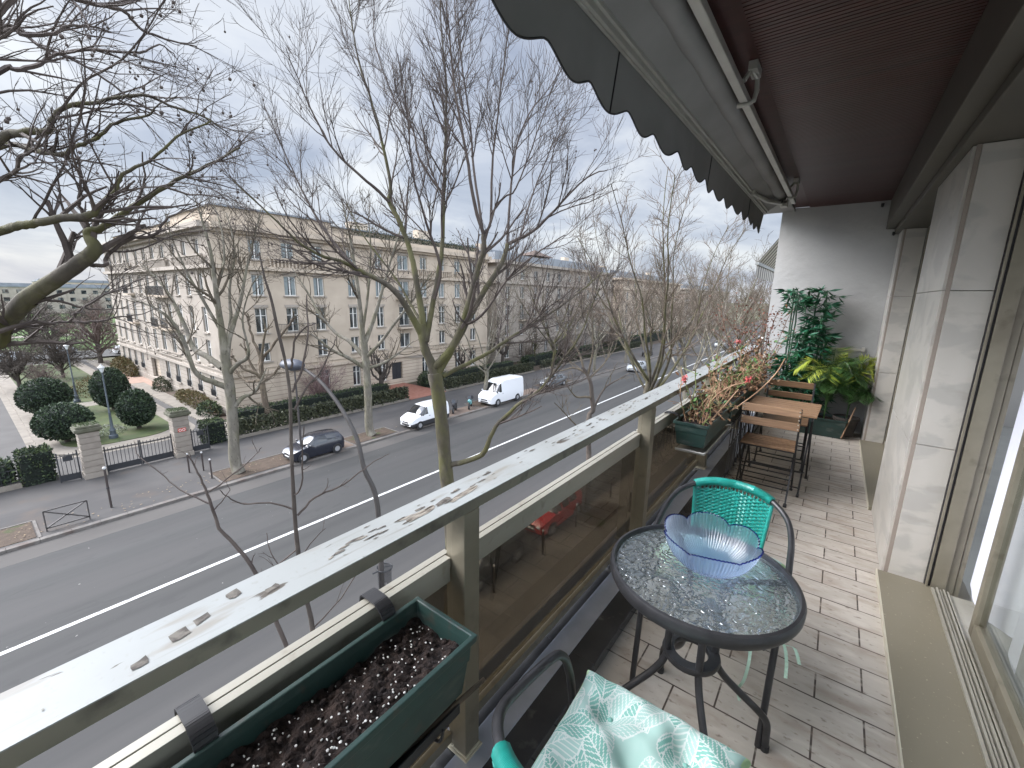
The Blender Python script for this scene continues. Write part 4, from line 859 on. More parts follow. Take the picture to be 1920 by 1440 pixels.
def facade(mb, P0, u, width, z0, z1, wins, depth=.28, mi=0):
    """wall sheet from P0 along u with real openings and reveals; outside is to the right of u"""
    u = np.array([*u, 0.0]); n = np.array([u[1], -u[0], 0]); P0 = np.array([*P0, 0.0])
    us = sorted({0, width, *[a for q in wins for a in q[:2]]}); zs = sorted({z0, z1, *[a for q in wins for a in q[2:4]]})
    for i in range(len(us)-1):
        run = None
        for j in range(len(zs)-1):
            cu, cz = (us[i]+us[i+1])/2, (zs[j]+zs[j+1])/2
            if any(q[0] < cu < q[1] and q[2] < cz < q[3] for q in wins): continue
            a = P0+u*us[i]; b = P0+u*us[i+1]
            mb.add([a+[0,0,zs[j]], b+[0,0,zs[j]], b+[0,0,zs[j+1]], a+[0,0,zs[j+1]]], [(0,1,2,3)], mi)
    for q in wins:
        a = P0+u*q[0]; b = P0+u*q[1]; lo, hi = np.array([0,0,q[2]]), np.array([0,0,q[3]]); k = -n*depth
        mb.add([a+lo, b+lo, b+hi, a+hi, a+lo+k, b+lo+k, b+hi+k, a+hi+k], [(0,4,5,1),(1,5,6,2),(2,6,7,3),(3,7,4,0)], mi)
def iron_balcony(parent, P0, u, u0, u1, zf, deep=.75, slab=True):
    u = np.array([*u, 0.0]); n = np.array([u[1], -u[0], 0]); P0 = np.array([*P0, 0.0]); a = P0+u*u0; b = P0+u*u1
    s = MB(); zz = np.array([0,0,1.0])
    s.bar((a+b)/2-u*(u1-u0)/2+n*deep/2+zz*(zf-.09), (a+b)/2+u*(u1-u0)/2+n*deep/2+zz*(zf-.09), deep, .18)
    o = s.build('balcony', M_lime, parent)
    r = MB()
    for h in (.08, .95): r.bar(a+n*(deep-.05)+zz*(zf+h), b+n*(deep-.05)+zz*(zf+h), .04, .04)
    k = int((u1-u0)/.13)
    for i in range(k+1): p = a+u*(u1-u0)*i/k+n*(deep-.05)+zz*zf; r.bar(p+zz*.08, p+zz*.95, .022, .022, up=n)
    for e in (a, b): r.bar(e+n*.0+zz*(zf+.95), e+n*(deep-.05)+zz*(zf+.95), .04, .04); r.bar(e+n*deep*.5+zz*zf, e+n*deep*.5+zz*(zf+.95), .022, .022, up=n)
    r.build('railing', M_iron, o)
def sill_band(mb, P0, u, u0, u1, z0, z1, out_, mi=0):
    u = np.array([*u, 0.0]); n = np.array([u[1], -u[0], 0]); P0 = np.array([*P0, 0.0]); z = (z0+z1)/2
    mb.bar(P0+u*u0+n*(out_/2-.15)+[0,0,z], P0+u*u1+n*(out_/2-.15)+[0,0,z], out_+.3, z1-z0, mi=mi)
FL = [(-8.85,-6.55,0), (-4.95,-3.15,0), (-2.2,.1,1), (1.2,3.05,1), (4.35,6.2,0)]
def place_windows(parent, P0, u, cols, floors, skip=(), guard=False):
    W = []; U = np.array([*u, 0.0]); n = np.array([u[1], -u[0], 0])
    for fi, (a, b, kd) in enumerate(floors):
        for ci, (uc, wd) in enumerate(cols):
            if (fi, ci) in skip: continue
            W.append((uc-wd/2, uc+wd/2, a, b)); q = np.array([*P0, a])+U*uc-n*.22; window(parent, q, u, n, wd, b-a, kd, guard and fi == 0)
    return W
bA = thing('apartment_building', 'large cream limestone apartment block on the corner behind the garden gates', 'building', (0,0,0), 0, 'stone apartment buildings along the avenue')
wa = MB()
# street front: runs from the near corner (y 14.2) away; outside faces +x
P0, u = (-42.8, 14.2), (0, 1)
fc = [(3.5,1.05),(6.4,1.15),(9.3,1.1),(13.1,1.0),(16.6,1.0),(20.1,1.6),(23.3,1.1),(26.4,1.1),(29.4,1.1),(32.6,1.2)]
FF = [(-8.75,-6.5,0), (-4.95,-3.2,0), (-2.25,.05,0), (1.2,3.05,1), (4.4,6.1,1)]
W = place_windows(bA, P0, u, fc, FF, skip={(0,5),(0,0),(0,1),(1,1)})
W.append((17.9, 19.5, G, -6.75)); facade(wa, P0, u, 35.8, G, 6.7, W)
W2 = W
# garden side: runs from the far corner to the near corner; outside faces -y
P1, u1 = (-81, 14.2), (1, 0)
sc2 = [(2.2,1.2),(5.2,1.2),(8.2,1.2),(11.4,1.5),(15.2,1.2),(18.4,1.2),(21.6,1.4),(25.0,1.4),(28.4,1.2),(31.6,1.2),(35.0,1.2)]
W = place_windows(bA, P1, u1, sc2, [(-8.2,-6.3,0), (-5.2,-2.9,0), (-2.2,.1,0), (1.1,3.1,0), (4.3,6.0,0)], skip={(0,4),(0,5)}, guard=True)
W.append((15.2, 18.4, G+.1, -6.5)); facade(wa, P1, u1, 38.2, G, 6.7, W, mi=1)
wa.box((-80.9, 14.6, G), (-43.2, 14.61, 6.7)); wa.box((-43.21, 14.6, G), (-43.2, 49.6, 6.7)); wa.add([(-81,14.2,G),(-81,50,G),(-81,50,6.7),(-81,14.2,6.7)], [(0,1,2,3)]); wa.add([(-42.8,50,G),(-81,50,G),(-81,50,6.7),(-42.8,50,6.7)], [(3,2,1,0)])
wa.build('wall', [M_lime, M_whitest], bA)
cn = MB()
for PP, uu, wd, mi in ((P0, u, 35.8, 0), (P1, u1, 38.2, 1)):
    sill_band(cn, PP, uu, -.0 if mi == 0 else -.1, wd+(.12 if mi else 0), -6.12, -5.85, .25, mi); sill_band(cn, PP, uu, 0, wd, -5.55, -5.45, .12, mi)
    sill_band(cn, PP, uu, 0, wd+(.2 if mi else 0), 3.45, 3.78, .45, mi); sill_band(cn, PP, uu, 0, wd+(.3 if mi else 0), 6.7, 7.15, .85, mi); sill_band(cn, PP, uu, 0, wd+(.2 if mi else 0), 6.45, 6.7, .45, mi)
    sill_band(cn, PP, uu, 0, wd, G, G+.75, .12, mi)
cn.build('cornice', [M_lime, M_whitest], bA)
for PP, uu, spans, mi in ((P0, u, [(1.2,3.0),(4.6,8.2),(8.6,10.2),(12,14.5),(21.5,28),(29,34)], 0), (P1, u1, [(1,4),(6,13),(20,27),(29,37)], 1)):
    U = np.array([*uu, 0.0]); n = np.array([uu[1], -uu[0], 0]); Q = np.array([*PP, 0.0])
    for a, b in spans:
        bl = MB()
        for z in (3.8,):
            for q in np.arange(a, b, .34): bl.bar(Q+U*q+n*.3+[0,0,z], Q+U*q+n*.3+[0,0,z+.72], .13, .13, up=n, mi=mi)
            bl.bar(Q+U*(a-.2)+n*.3+[0,0,z+.79], Q+U*b+n*.3+[0,0,z+.79], .26, .14, mi=mi)
        bl.build('balustrade', [M_lime, M_whitest], bA)
    for a, b in spans[::2]:
        bl = MB()
        for q in np.arange(a, b-.2, .3): bl.bar(Q+U*q+n*.02+[0,0,-5.85], Q+U*q+n*.02+[0,0,-5.1], .1, .1, up=n, mi=mi)
        bl.bar(Q+U*(a-.2)+n*.02+[0,0,-5.05], Q+U*b+n*.02+[0,0,-5.05], .2, .1, mi=mi)
        bl.build('balustrade', [M_lime, M_whitest], bA)

lb_ = MB()
for q in W2[:-1]:
    if q[2] > -4: cn_ = np.array([-42.78, 14.2, 0]); lb_.bar(cn_+[0,q[0]-.12,q[3]+.16], cn_+[0,q[1]+.12,q[3]+.16], .1, .26)
tag(lb_.build('window_lintels', M_whitest, bA), kind='stuff')
for a, b, zf in ((4.9,8.3,-2.42),(18.9,21.3,-2.42),(18.9,21.3,1.0),(30.8,33.9,1.0)): iron_balcony(bA, P0, u, a, b, zf, deep=.8)
for a, b, zf in ((10.2,12.7,-2.45),(20.4,23,-2.45),(24,26.2,-2.45),(10.4,12.6,1.0),(20.2,26.4,.95)): iron_balcony(bA, P1, u1, a, b, zf, deep=.7)
# entrance with a wavy hood
en = MB(); en.box((-43.05, 32.2, G+.1), (-43.0, 33.6, -6.75)); en.box((-43.0, 32.86, G+.1), (-42.96, 32.94, -6.75)); d0 = en.build('entrance_door', M_iron, bA)
hd = MB(); n_ = 26; pts = [(27.9+9.5*i/n_, -6.3+.42*math.exp(-((i/n_-.53)/.16)**2)) for i in range(n_+1)]
for (ya, za), (yb, zb) in zip(pts[:-1], pts[1:]): hd.bar((-42.72, ya, za), (-42.72, yb, zb), .3, .16, up=(1,0,0))
hd.build('door_hood', M_whitest, bA)
# attic storey set back, parapet, planted roof edge
at = MB(); at.box((-80, 15.2, 7.15), (-44.0, 49, 8.35)); at.box((-54, 14.75, 7.15), (-43.2, 25.5, 8.62)); at.box((-81.0, 14.25, 7.15), (-42.6, 14.6, 7.55)); at.box((-43.1, 14.6, 7.15), (-42.6, 49.9, 7.6)); at.build('attic', [M_lime], bA)
at = MB(); at.box((-54.3, 14.5, 8.62), (-42.95, 25.8, 8.78)); at.box((-80.2, 15, 8.35), (-43.7, 49.2, 8.48)); at.box((-79, 17, 8.48), (-56, 30, 9.4)); at.build('roof', M_roof, bA)
for x, y in ((-60,20),(-70,22),(-50,33),(-48,42)): MB().box((x-.6,y-1.2,8.48),(x+.6,y+1.2,10.2)).build('chimney', M_lime, bA)
# second and third blocks along the avenue
def block(lab, y0, y1, x, top, cols, floors, m, balc, dep=26, extra=None):
    b = thing('apartment_building', lab, 'building', (0,0,0), 0, 'stone apartment buildings along the avenue'); w_ = MB()
    W = place_windows(b, (x, y0), (0,1), cols, floors); facade(w_, (x, y0), (0,1), y1-y0, G, top, W)
    W = place_windows(b, (x-dep, y0), (1,0), [(dep-3,1.2),(dep-6.5,1.2),(dep-10,1.2)], floors); facade(w_, (x-dep, y0), (1,0), dep, G, top, W)
    w_.box((x-.41,y0+.4,G),(x-.4,y1-.4,top)); w_.box((x-dep,y0+.4,G),(x-.4,y0+.41,top)); w_.add([(x,y1,G),(x-dep,y1,G),(x-dep,y1,top),(x,y1,top)], [(3,2,1,0)]); w_.build('wall', m, b)
    c = MB()
    for z, h, o_ in ((-6.1,.25,.25),(3.5,.3,.4),(top-.2,.45,.8)):
        sill_band(c, (x,y0), (0,1), 0, y1-y0, z, z+h, o_); sill_band(c, (x-dep,y0), (1,0), 0, dep+o_*.5, z, z+h, o_)
    c.build('cornice', m, b)
    for a, e, zf in balc: iron_balcony(b, (x,y0), (0,1), a, e, zf)
    r = MB(); r.box((x-dep+1, y0+1.2, top+.25), (x-1.4, y1-1.2, top+1.6)); r.box((x-dep+3, y0+4, top+1.6), (x-5, y1-4, top+2.4)); r.build('roof', M_roof, b)
    for cy in (y0+6, y1-8): MB().box((x-9, cy-1, top+1.6), (x-8, cy+1, top+3.6)).build('chimney', M_lime, b)
    if extra: extra(b)
    return b
def pergola(b):
    p = MB(); z = 7.6
    for y in (66, 71): p.box((-45.6,y-.1,6.9),(-45.4,y+.1,z+1.2)); p.box((-48.6,y-.1,6.9),(-48.4,y+.1,z+1.2))
    p.add([(-45,65,z+1.2),(-49,65,z+1.2),(-49,72,z+1.2),(-45,72,z+1.2),(-47,68.5,z+2.4)], [(0,1,4),(1,2,4),(2,3,4),(3,0,4)]); p.build('roof_pergola', mat('brown_canopy', (.10,.07,.055), rough=.7), b)
fl3 = [(-8.7,-6.5,0), (-5.0,-3.1,0), (-2.2,.1,0), (1.2,3.1,0), (4.3,5.9,0)]
block('second stone block beyond the corner building with a canopy on its roof', 53, 96, -43.5, 6.8, [(3+i*4.0,1.2) for i in range(10)], fl3, M_whitest, [(6,9,-2.4),(18,21,1.0)], extra=pergola)
block('third stone block farther along the avenue behind the bare trees', 102, 150, -43.5, 6.2, [(3.5+i*4.5,1.3) for i in range(10)], fl3, M_lime, [])
block('last pale block at the far end of the avenue', 158, 230, -44, 5.0, [(4+i*7,1.6) for i in range(9)], fl3[:4], M_whitest, [])
# ------------------------------------------------------------------ trees
def bark(name, c1, c2, c3, moss=0.0):
    m = mat(name, c1, c2, rough=.9, scale=2.2, detail=8, stretch=(1,1,.5), c3=c3, bump=.6, bscale=14, bdist=.02)
    if moss: layer(m, (.085,.085,.018), 1.6, .40, .62, stretch=(1,1,.6), seed=5, amount=moss); layer(m, (.05,.042,.03), 7, .58, .68, stretch=(1,1,.5), seed=2, amount=.7)
    return m
M_bark = bark('mossy_plane_bark', (.062,.052,.038), (.10,.086,.064), (.04,.033,.024), .6)
M_barkp = bark('pale_plane_bark', (.16,.147,.118), (.23,.21,.17), (.125,.112,.09), .3)
M_barkd = bark('dark_branch_bark', (.06,.048,.04), (.10,.083,.068), (.045,.036,.03))
M_twig = mat('dark_twig', (.045,.034,.030), (.075,.059,.05), rough=.9, scale=3)
M_twigb = mat('olive_twig', (.062,.05,.034), (.095,.077,.052), rough=.9, scale=3)
M_twigm = mat('far_twig', (.085,.064,.048), (.125,.097,.073), rough=.9, scale=2)
def spread(rg, d, lo, hi):
    ax = unit(np.cross(d, rg.normal(0, 1, 3))); a = rg.uniform(lo, hi); return unit(d*math.cos(a)+np.cross(ax, d)*math.sin(a))
def twigs(mb, rg, P, Rr, lvl, dens, ln, rmin, up, lo, hi, start=.15, wig=.16, tips=None, n=3):
    """side shoots along the limb P; lvl more generations follow"""
    seg = np.linalg.norm(np.diff(P, axis=0), axis=1); tot = seg.sum(); cnt = max(1, int(tot*dens+rg.random())); cum = np.concatenate([[0], np.cumsum(seg)])/tot
    for t in np.sort(rg.uniform(start, 1.0, cnt)):
        i = min(int(np.searchsorted(cum, t, 'right')-1), len(seg)-1); q = (t-cum[i])/max(1e-6, cum[i+1]-cum[i]); p = P[i]*(1-q)+P[i+1]*q; r = max(rmin, (Rr[i]*(1-q)+Rr[i+1]*q)*.6)
        d = spread(rg, unit(P[i+1]-P[i]), lo, hi); l_ = ln*rg.uniform(.55, 1.15)*(1.1-.5*t); k = 5 if lvl > 1 else 4; Q = [p]
        for j in range(k): d = unit(d+rg.normal(0, wig, 3)+[0, 0, up]); Q.append(Q[-1]+d*l_/k)
        Q = np.array(Q); rr_ = np.linspace(r, max(rmin*.6, r*.4), k+1); mb.tube(Q, rr_, n=n if lvl < 2 else 5, cap=False)
        if tips is not None: tips.append(Q[-1])
        if lvl > 0: twigs(mb, rg, Q, rr_, lvl-1, dens*1.55, ln*.52, rmin*.85, up, lo, hi, .12, wig, tips, n)
def plane_tree(name, lab, base, trunk, limbs, seed, dens_, ln, rmin, lvl=2, mats=(None,None), up=.10, group=None, balls=0, lo=.45, hi=1.0, n=3, wig=.16):
    """trunk: [(point, radius)], limbs: [[(point, radius)...]] in world space"""
    rg = np.random.default_rng(seed); t = thing(name, lab, 'tree', tuple(base), 0, group); b = np.array(base, float)
    T = MB(); Cw = MB(); tips = []
    def path(L_):
        P = np.array([q[0] for q in L_], float)-b; r = np.array([q[1] for q in L_], float); k = 4; PP = smooth_path(P, k); rr_ = np.interp(np.arange(len(PP))/k, np.arange(len(r)), r); return PP, rr_
    for j, L_ in enumerate(trunk):
        P, r = path(L_); r = r*(1+.05*np.sin(np.arange(len(r))*1.7+j)); T.tube(P, r, n=12, cap=True)
    for L_ in limbs:
        hubbed = len(L_) > 2 and np.linalg.norm(np.array(L_[0][0])-np.array(trunk[0][-1][0])) < .02 and np.linalg.norm(np.array(L_[2][0])-np.array(L_[0][0])) > 1.2
        dens = dens_*(.55 if L_[-1][1] > .05 else 1)
        P, r = path(L_); mbx = T if r[0] > .06 else Cw
        P = P+np.concatenate([[np.zeros(3)], rg.normal(0, .007, (len(P)-1, 3))]); mbx.tube(P, r, n=8 if r[0] > .05 else 5, cap=False)
        twigs(Cw, rg, P, r, lvl, dens, ln, rmin, up, lo, hi, .5 if hubbed else .28, tips=tips, n=n, wig=wig)
    T.build('trunk', mats[0], t, smooth=60); Cw.build('crown', mats[1], t)
    if balls:
        B = MB()
        for i in range(balls):
            p = tips[int(rg.integers(0, len(tips)))]; dl = rg.uniform(.05, .22); B.tube([p, p+[0,0,-dl]], .004, n=3); s_ = rg.uniform(.016, .028); B.ball(p+[rg.normal(0,.01),0,-dl], s_, n=6)
            if rg.random() < .3: B.ball(p+[.03,.02,-dl*.6], s_*.9, n=6)
        tag(B.build('seed_balls', M_twig, t), kind='stuff')
    return t
TG = 'bare plane trees along the avenue'
# the big tree in the middle: traced on an upright plane through its foot, each limb bent towards or away from us
B1 = (-9.3, 9.05, G)
def trace(base, pts, off0=0.0, off1=0.0, r0=None, r1=None):
    n = len(pts)-1; out = []
    for i, p in enumerate(pts):
        f = i/max(1, n); out.append((onv(p[0], p[1], base, off0+(off1-off0)*f), p[2] if len(p) > 2 else r0+(r1-r0)*f))
    return out
tr1 = [(B1, .30), ((-9.3, 9.08, G+1.0), .25)]+trace(B1, [(850,1090,.235),(844,960,.225),(836,880,.215),(829,800,.21),(822,742,.215),(815,700,.22)])
stub = trace(B1, [(819,712,.16),(808,680,.14),(797,655,.135),(792,630,.13),(789,608,.12)])
lim = [
 trace(B1, [(793,632,.11),(763,577,.09),(730,537,.075),(673,507,.06),(640,490,.05),(600,478,.04),(560,455,.032),(520,415,.024),(460,360,.015),(430,330,.01)], 0, -1.6),
 trace(B1, [(730,537,.06),(690,515,.05),(667,503,.045),(610,433,.036),(568,360,.026),(540,300,.018),(497,200,.012)], -.2, 1.5),
 trace(B1, [(796,642,.12),(793,605,.105),(780,523,.09),(771,480,.08),(750,417,.07),(729,378,.06),(733,350,.05),(717,267,.042),(700,200,.034),(673,117,.024),(655,10,.014),(650,-60,.01)], 0, .8),
 trace(B1, [(729,378,.05),(700,350,.042),(640,297,.032),(600,240,.024),(560,150,.016),(535,90,.01)], .3, -1.0),
 trace(B1, [(798,640,.11),(806,600,.085),(820,520,.07),(829,467,.062),(832,367,.05),(835,283,.042),(837,167,.032),(828,60,.02),(822,-60,.012)], 0, 1.2),
 trace(B1, [(832,367,.04),(787,298,.034),(773,240,.028),(740,187,.022),(705,90,.014),(700,20,.01)], .6, 2.0),
 trace(B1, [(812,690,.13),(840,662,.12),(866,613,.105),(880,563,.09),(893,513,.082),(905,475,.075),(907,440,.07)], 0, -.4),
 trace(B1, [(907,440,.055),(890,383,.048),(873,283,.038),(853,167,.028),(838,20,.016),(830,-60,.01)], -.4, -1.2),
 trace(B1, [(905,430,.04),(889,320,.034),(880,217,.026),(858,67,.016),(850,-40,.01)], -.4, .9),
 trace(B1, [(908,436,.045),(920,415,.04),(923,317,.032),(933,217,.024),(950,83,.015),(965,10,.01)], -.4, .4),
 trace(B1, [(921,400,.03),(945,370,.026),(967,353,.022),(1007,250,.015),(1040,150,.01)], -.3, -1.2),
 trace(B1, [(818,706,.12),(850,650,.11),(874,607,.10),(907,547,.088),(933,507,.08),(947,478,.075),(951,458,.07)], 0, 1.0),
 trace(B1, [(951,458,.045),(957,367,.036),(967,283,.028),(990,217,.021),(1033,160,.013),(1060,110,.01)], 1.0, 1.8),
 trace(B1, [(951,458,.055),(1000,433,.045),(1040,393,.035),(1100,333,.022),(1140,318,.012)], 1.0, .2),
 trace(B1, [(975,446,.03),(990,390,.026),(1017,317,.020),(1053,233,.013),(1085,190,.009)], 1.0, 2.2),
 trace(B1, [(830,706,.075),(853,693,.07),(905,668,.062),(940,645,.055),(973,623,.05),(1007,603,.042),(1050,575,.034),(1090,545,.024),(1130,510,.015)], .1, 1.4),
 trace(B1, [(838,872,.095),(870,866,.085),(903,853,.08),(912,838,.078),(930,800,.06),(968,762,.05),(1013,730,.042),(1057,673,.034),(1090,623,.026),(1107,580,.018),(1125,540,.012)], 0, -1.3),
 trace(B1, [(793,634,.07),(786,600,.05),(770,570,.04),(740,520,.03),(680,440,.022),(650,380,.014)], .2, 1.8),
 trace(B1, [(815,560,.05),(825,500,.045),(800,420,.034),(775,330,.026),(765,230,.018),(745,100,.011)], -.2, -1.8),
 trace(B1, [(870,610,.05),(905,590,.04),(955,520,.03),(1000,480,.022),(1060,440,.014)], -.1, -1.5),
]
plane_tree('plane_tree', 'tall bare mossy plane tree rising in front of the balcony rail', B1, [tr1, stub], lim, 41, 2.3, 2.3, .0066, 2, (M_bark, M_twig), up=.10, group=TG, balls=90, lo=.35, hi=.85, wig=.10)
# the tree at the left edge: its trunk stands outside the picture, the limbs reach in
B2 = (-9.9, -1.9, G)
def tl(pts, o0, o1): return trace((-9.2, 2.2, 0), pts, o0, o1)
hub = np.array([-10.1, -1.6, 1.2]); tr2 = [(B2, .36), ((-9.95,-1.8,-6), .30), ((-10.05,-1.7,-2), .27), (tuple(hub), .23)]
def fromhub(L_): return [(tuple(hub), L_[0][1]*1.25), (tuple((hub+np.array(L_[0][0]))/2+[0,0,-.15]), L_[0][1]*1.12)]+L_
lim2 = [
 fromhub(tl([(-10,608,.155),(50,560,.14),(100,527,.13),(150,493,.125),(178,468,.115),(168,447,.085),(167,435,.08),(192,427,.055),(230,400,.048),(260,380,.042),(333,337,.033),(390,310,.024),(450,277,.015)], .6, 1.0)),
 tl([(150,493,.06),(175,497,.055),(197,497,.05),(198,488,.05),(208,473,.047),(242,447,.044),(273,445,.04),(297,435,.036),(307,417,.03),(330,400,.02),(380,380,.012)], .8, 1.6),
 tl([(167,435,.05),(165,422,.045),(155,397,.04),(147,380,.035),(152,330,.026),(135,270,.018),(130,210,.011)], .9, .2),
 fromhub(tl([(-10,436,.085),(30,425,.08),(60,419,.078),(100,412,.075),(170,403,.07),(185,385,.05),(217,357,.042),(230,327,.038),(283,300,.03),(333,257,.024),(397,227,.015)], .2, .0)),
 fromhub(tl([(-10,650,.11),(10,618,.105),(35,590,.10),(62,565,.09)], .8, .7)),
 tl([(20,625,.05),(42,614,.045),(90,607,.04),(133,603,.037),(183,603,.03),(217,595,.025),(260,590,.016),(300,575,.01)], .8, 2.2),
 tl([(130,603,.035),(150,582,.03),(197,552,.024),(230,540,.016),(270,520,.01)], 1.1, .4),
 tl([(65,560,.04),(108,565,.035),(158,577,.028),(200,580,.018),(240,575,.01)], .7, 1.8),
 fromhub(tl([(-10,142,.05),(30,132,.047),(67,123,.043),(97,107,.038),(160,93,.032),(253,100,.024),(277,93,.02),(300,83,.016),(330,107,.01)], -.6, .5)),
 fromhub(tl([(-10,76,.045),(50,67,.037),(100,63,.032),(127,48,.026),(173,50,.02),(207,60,.011)], -1.0, -.6)),
 fromhub(tl([(-10,267,.075),(40,250,.07),(90,247,.062),(97,227,.05),(127,200,.045),(187,190,.037),(267,178,.032),(317,197,.027),(370,213,.022),(397,227,.018),(430,250,.011)], -.2, .4)),
 fromhub(tl([(-10,279,.06),(67,283,.055),(120,290,.05),(133,277,.042),(157,270,.04),(190,253,.034),(217,230,.03),(277,217,.022),(293,200,.014),(330,180,.009)], .5, -.4)),
 fromhub(tl([(-10,344,.045),(27,323,.04),(37,293,.035),(60,283,.028),(90,240,.016)], -.3, -.8)),
 fromhub(tl([(60,-40,.05),(143,0,.045),(213,15,.037),(240,27,.032),(267,57,.026),(310,73,.02),(367,87,.012)], -.8, .3)),
 fromhub(tl([(-10,55,.04),(80,90,.035),(133,110,.03),(200,150,.026),(247,187,.02),(293,213,.014),(340,240,.009)], .4, 1.4)),
 tl([(60,419,.03),(110,330,.026),(140,250,.02),(160,150,.014),(150,70,.009)], .2, -1.2), tl([(90,247,.03),(150,160,.024),(230,110,.018),(300,20,.012),(330,-40,.009)], -.1, -1.0),
 tl([(178,468,.03),(250,470,.025),(330,440,.018),(400,430,.011)], .9, 2.5), tl([(283,300,.02),(350,330,.016),(420,330,.01)], .0, .9), tl([(230,400,.02),(300,350,.017),(360,345,.013),(430,370,.009)], .9, .2),
]
for L_ in lim2[1:]: L_[:] = [(q[0], q[1]*(.72 if q[1] < .07 else .85)) for q in L_]
plane_tree('plane_tree', 'bare plane tree at the left edge with mossy limbs and dark seed balls', B2, [tr2], lim2, 42, 2.0, 1.6, .0046, 2, (M_bark, M_twig), up=.015, group=TG, balls=130, lo=.3, hi=.9, wig=.13)
# slender young tree close below the rail
B3 = (-9.3, 4.15, G)
def t3(pts, a=0.0, b_=0.0): return trace(B3, pts, a, b_)
tr3 = [(B3, .08), ((-9.3,4.17,G+1.5), .075)]+t3([(586,1180,.056),(570,1105,.053),(557,1017,.048),(550,922,.042),(546,832,.037),(544,747,.034),(536,684,.03),(520,615,.033),(509,563,.027),(496,520,.02),(486,473,.012)])
lim3 = [t3([(548,735,.026),(565,695,.024),(578,631,.02),(576,590,.016),(575,552,.01)], 0, .3), t3([(546,690,.024),(549,668,.022),(554,636,.02),(573,613,.015),(591,607,.009)], 0, -.5), t3([(552,768,.026),(575,726,.022),(602,695,.019),(625,647,.012),(632,630,.008)], 0, .4),
 t3([(550,930,.022),(565,910,.02),(567,842,.015),(570,800,.01)], 0, -.3), t3([(558,966,.028),(591,932,.025),(633,914,.021),(676,885,.017),(697,869,.013),(730,850,.008)], 0, .8), t3([(553,955,.022),(507,943,.02),(459,945,.016),(427,932,.013),(412,919,.008)], 0, -.7),
 [(B3, .06), ((-9.35,4.0,G+1.2), .055)]+t3([(520,1170,.05),(480,1075,.045),(449,1032,.042),(412,990,.036),(396,948,.032),(380,906,.024),(368,880,.019),(352,852,.012)]), t3([(394,945,.02),(337,917,.016),(302,887,.014),(262,857,.011),(255,845,.007)], 0, .5), t3([(392,922,.018),(437,890,.015),(475,857,.01),(490,840,.007)], 0, -.4), t3([(399,958,.016),(420,935,.013),(432,915,.008)], 0, .3),
 t3([(557,1030,.02),(520,1060,.018),(490,1080,.014),(465,1090,.008)], 0, -.6), t3([(575,1130,.02),(545,1090,.018),(510,1040,.013),(500,1000,.009)], 0, .6), t3([(585,1180,.02),(640,1120,.016),(690,1040,.012),(715,1000,.008)], 0, -.5), t3([(560,1050,.016),(590,1010,.013),(610,990,.008)], 0, .5)]
plane_tree('young_tree', 'slender young bare tree with upright shoots just beyond the rail', B3, [tr3], lim3, 43, .75, .55, .0065, 1, (M_barkd, M_twig), up=.12, group=None, lo=.5, hi=.95, n=4)
B4 = (-9.3, 19.0, G)
def t4(pts, a=0.0, b_=0.0): return trace(B4, pts, a, b_)
tr4 = [(B4, .17)]+t4([(1100,960,.15),(1104,880,.14),(1104,786,.13),(1112,769,.125),(1110,746,.115),(1108,721,.10),(1102,704,.09),(1092,688,.07)])
lim4 = [t4([(1110,775,.07),(1118,756,.06),(1125,742,.055),(1137,725,.045),(1158,712,.03),(1180,700,.018)], 0, .8), t4([(1110,746,.06),(1098,744,.055),(1081,744,.045),(1068,730,.03),(1060,715,.018)], 0, -1), t4([(1108,721,.06),(1098,700,.05),(1075,690,.04),(1050,695,.025),(1030,690,.015)], 0, 1), t4([(1102,704,.06),(1108,680,.05),(1112,650,.04),(1110,600,.025),(1106,560,.015)], 0, -.6), t4([(1094,690,.06),(1085,660,.05),(1065,630,.038),(1045,600,.025),(1030,560,.014)], 0, .8), t4([(1105,710,.05),(1125,690,.04),(1140,670,.03),(1150,640,.016)], 0, 1.2), t4([(1104,790,.05),(1085,800,.04),(1060,775,.03),(1040,755,.018)], 0, -1.2)]
plane_tree('young_tree', 'bushy low bare tree standing beyond the rail near the silver car', B4, [tr4], lim4, 44, 1.2, 1.5, .011, 2, (M_barkd, M_twigb), up=.06)
# pale plane tree on the far pavement, by the dark hatchback
B5 = (-28.3, 9.5, G+KB)
def t5(pts, a=0.0, b_=0.0): return trace(B5, pts, a, b_)
tr5 = [(B5, .36)]+t5([(440,860,.31),(437,800,.29),(431,730,.27),(425,690,.26),(421,665,.25)])
lim5 = [t5([(424,672,.22),(428,640,.16),(440,600,.13),(452,560,.10),(462,505,.07),(478,440,.04),(490,390,.02)], 0, 1.5), t5([(421,668,.22),(414,610,.17),(405,545,.13),(396,480,.09),(384,430,.06),(365,370,.025)], 0, -1), t5([(418,690,.2),(390,670,.17),(362,652,.15),(350,620,.12),(325,565,.09),(300,530,.06),(262,490,.025)], 0, 2), t5([(424,726,.18),(400,716,.16),(378,708,.14),(362,690,.12),(345,640,.10),(318,598,.08),(285,575,.05),(245,560,.02)], 0, -2.5), t5([(430,700,.14),(446,682,.13),(462,672,.11),(466,655,.07),(455,600,.05),(470,540,.03),(500,500,.015)], 0, -1.5), t5([(440,762,.15),(455,745,.13),(474,737,.10),(486,720,.05),(500,690,.03)], 0, 1), t5([(420,650,.12),(432,600,.10),(430,540,.08),(440,470,.05),(425,400,.025)], 0, 2.5), t5([(414,620,.10),(385,570,.08),(350,510,.055),(320,440,.03),(310,400,.015)], 0, -1.5), t5([(405,545,.08),(420,490,.06),(415,430,.04),(400,380,.02)], 0, 1.0)]
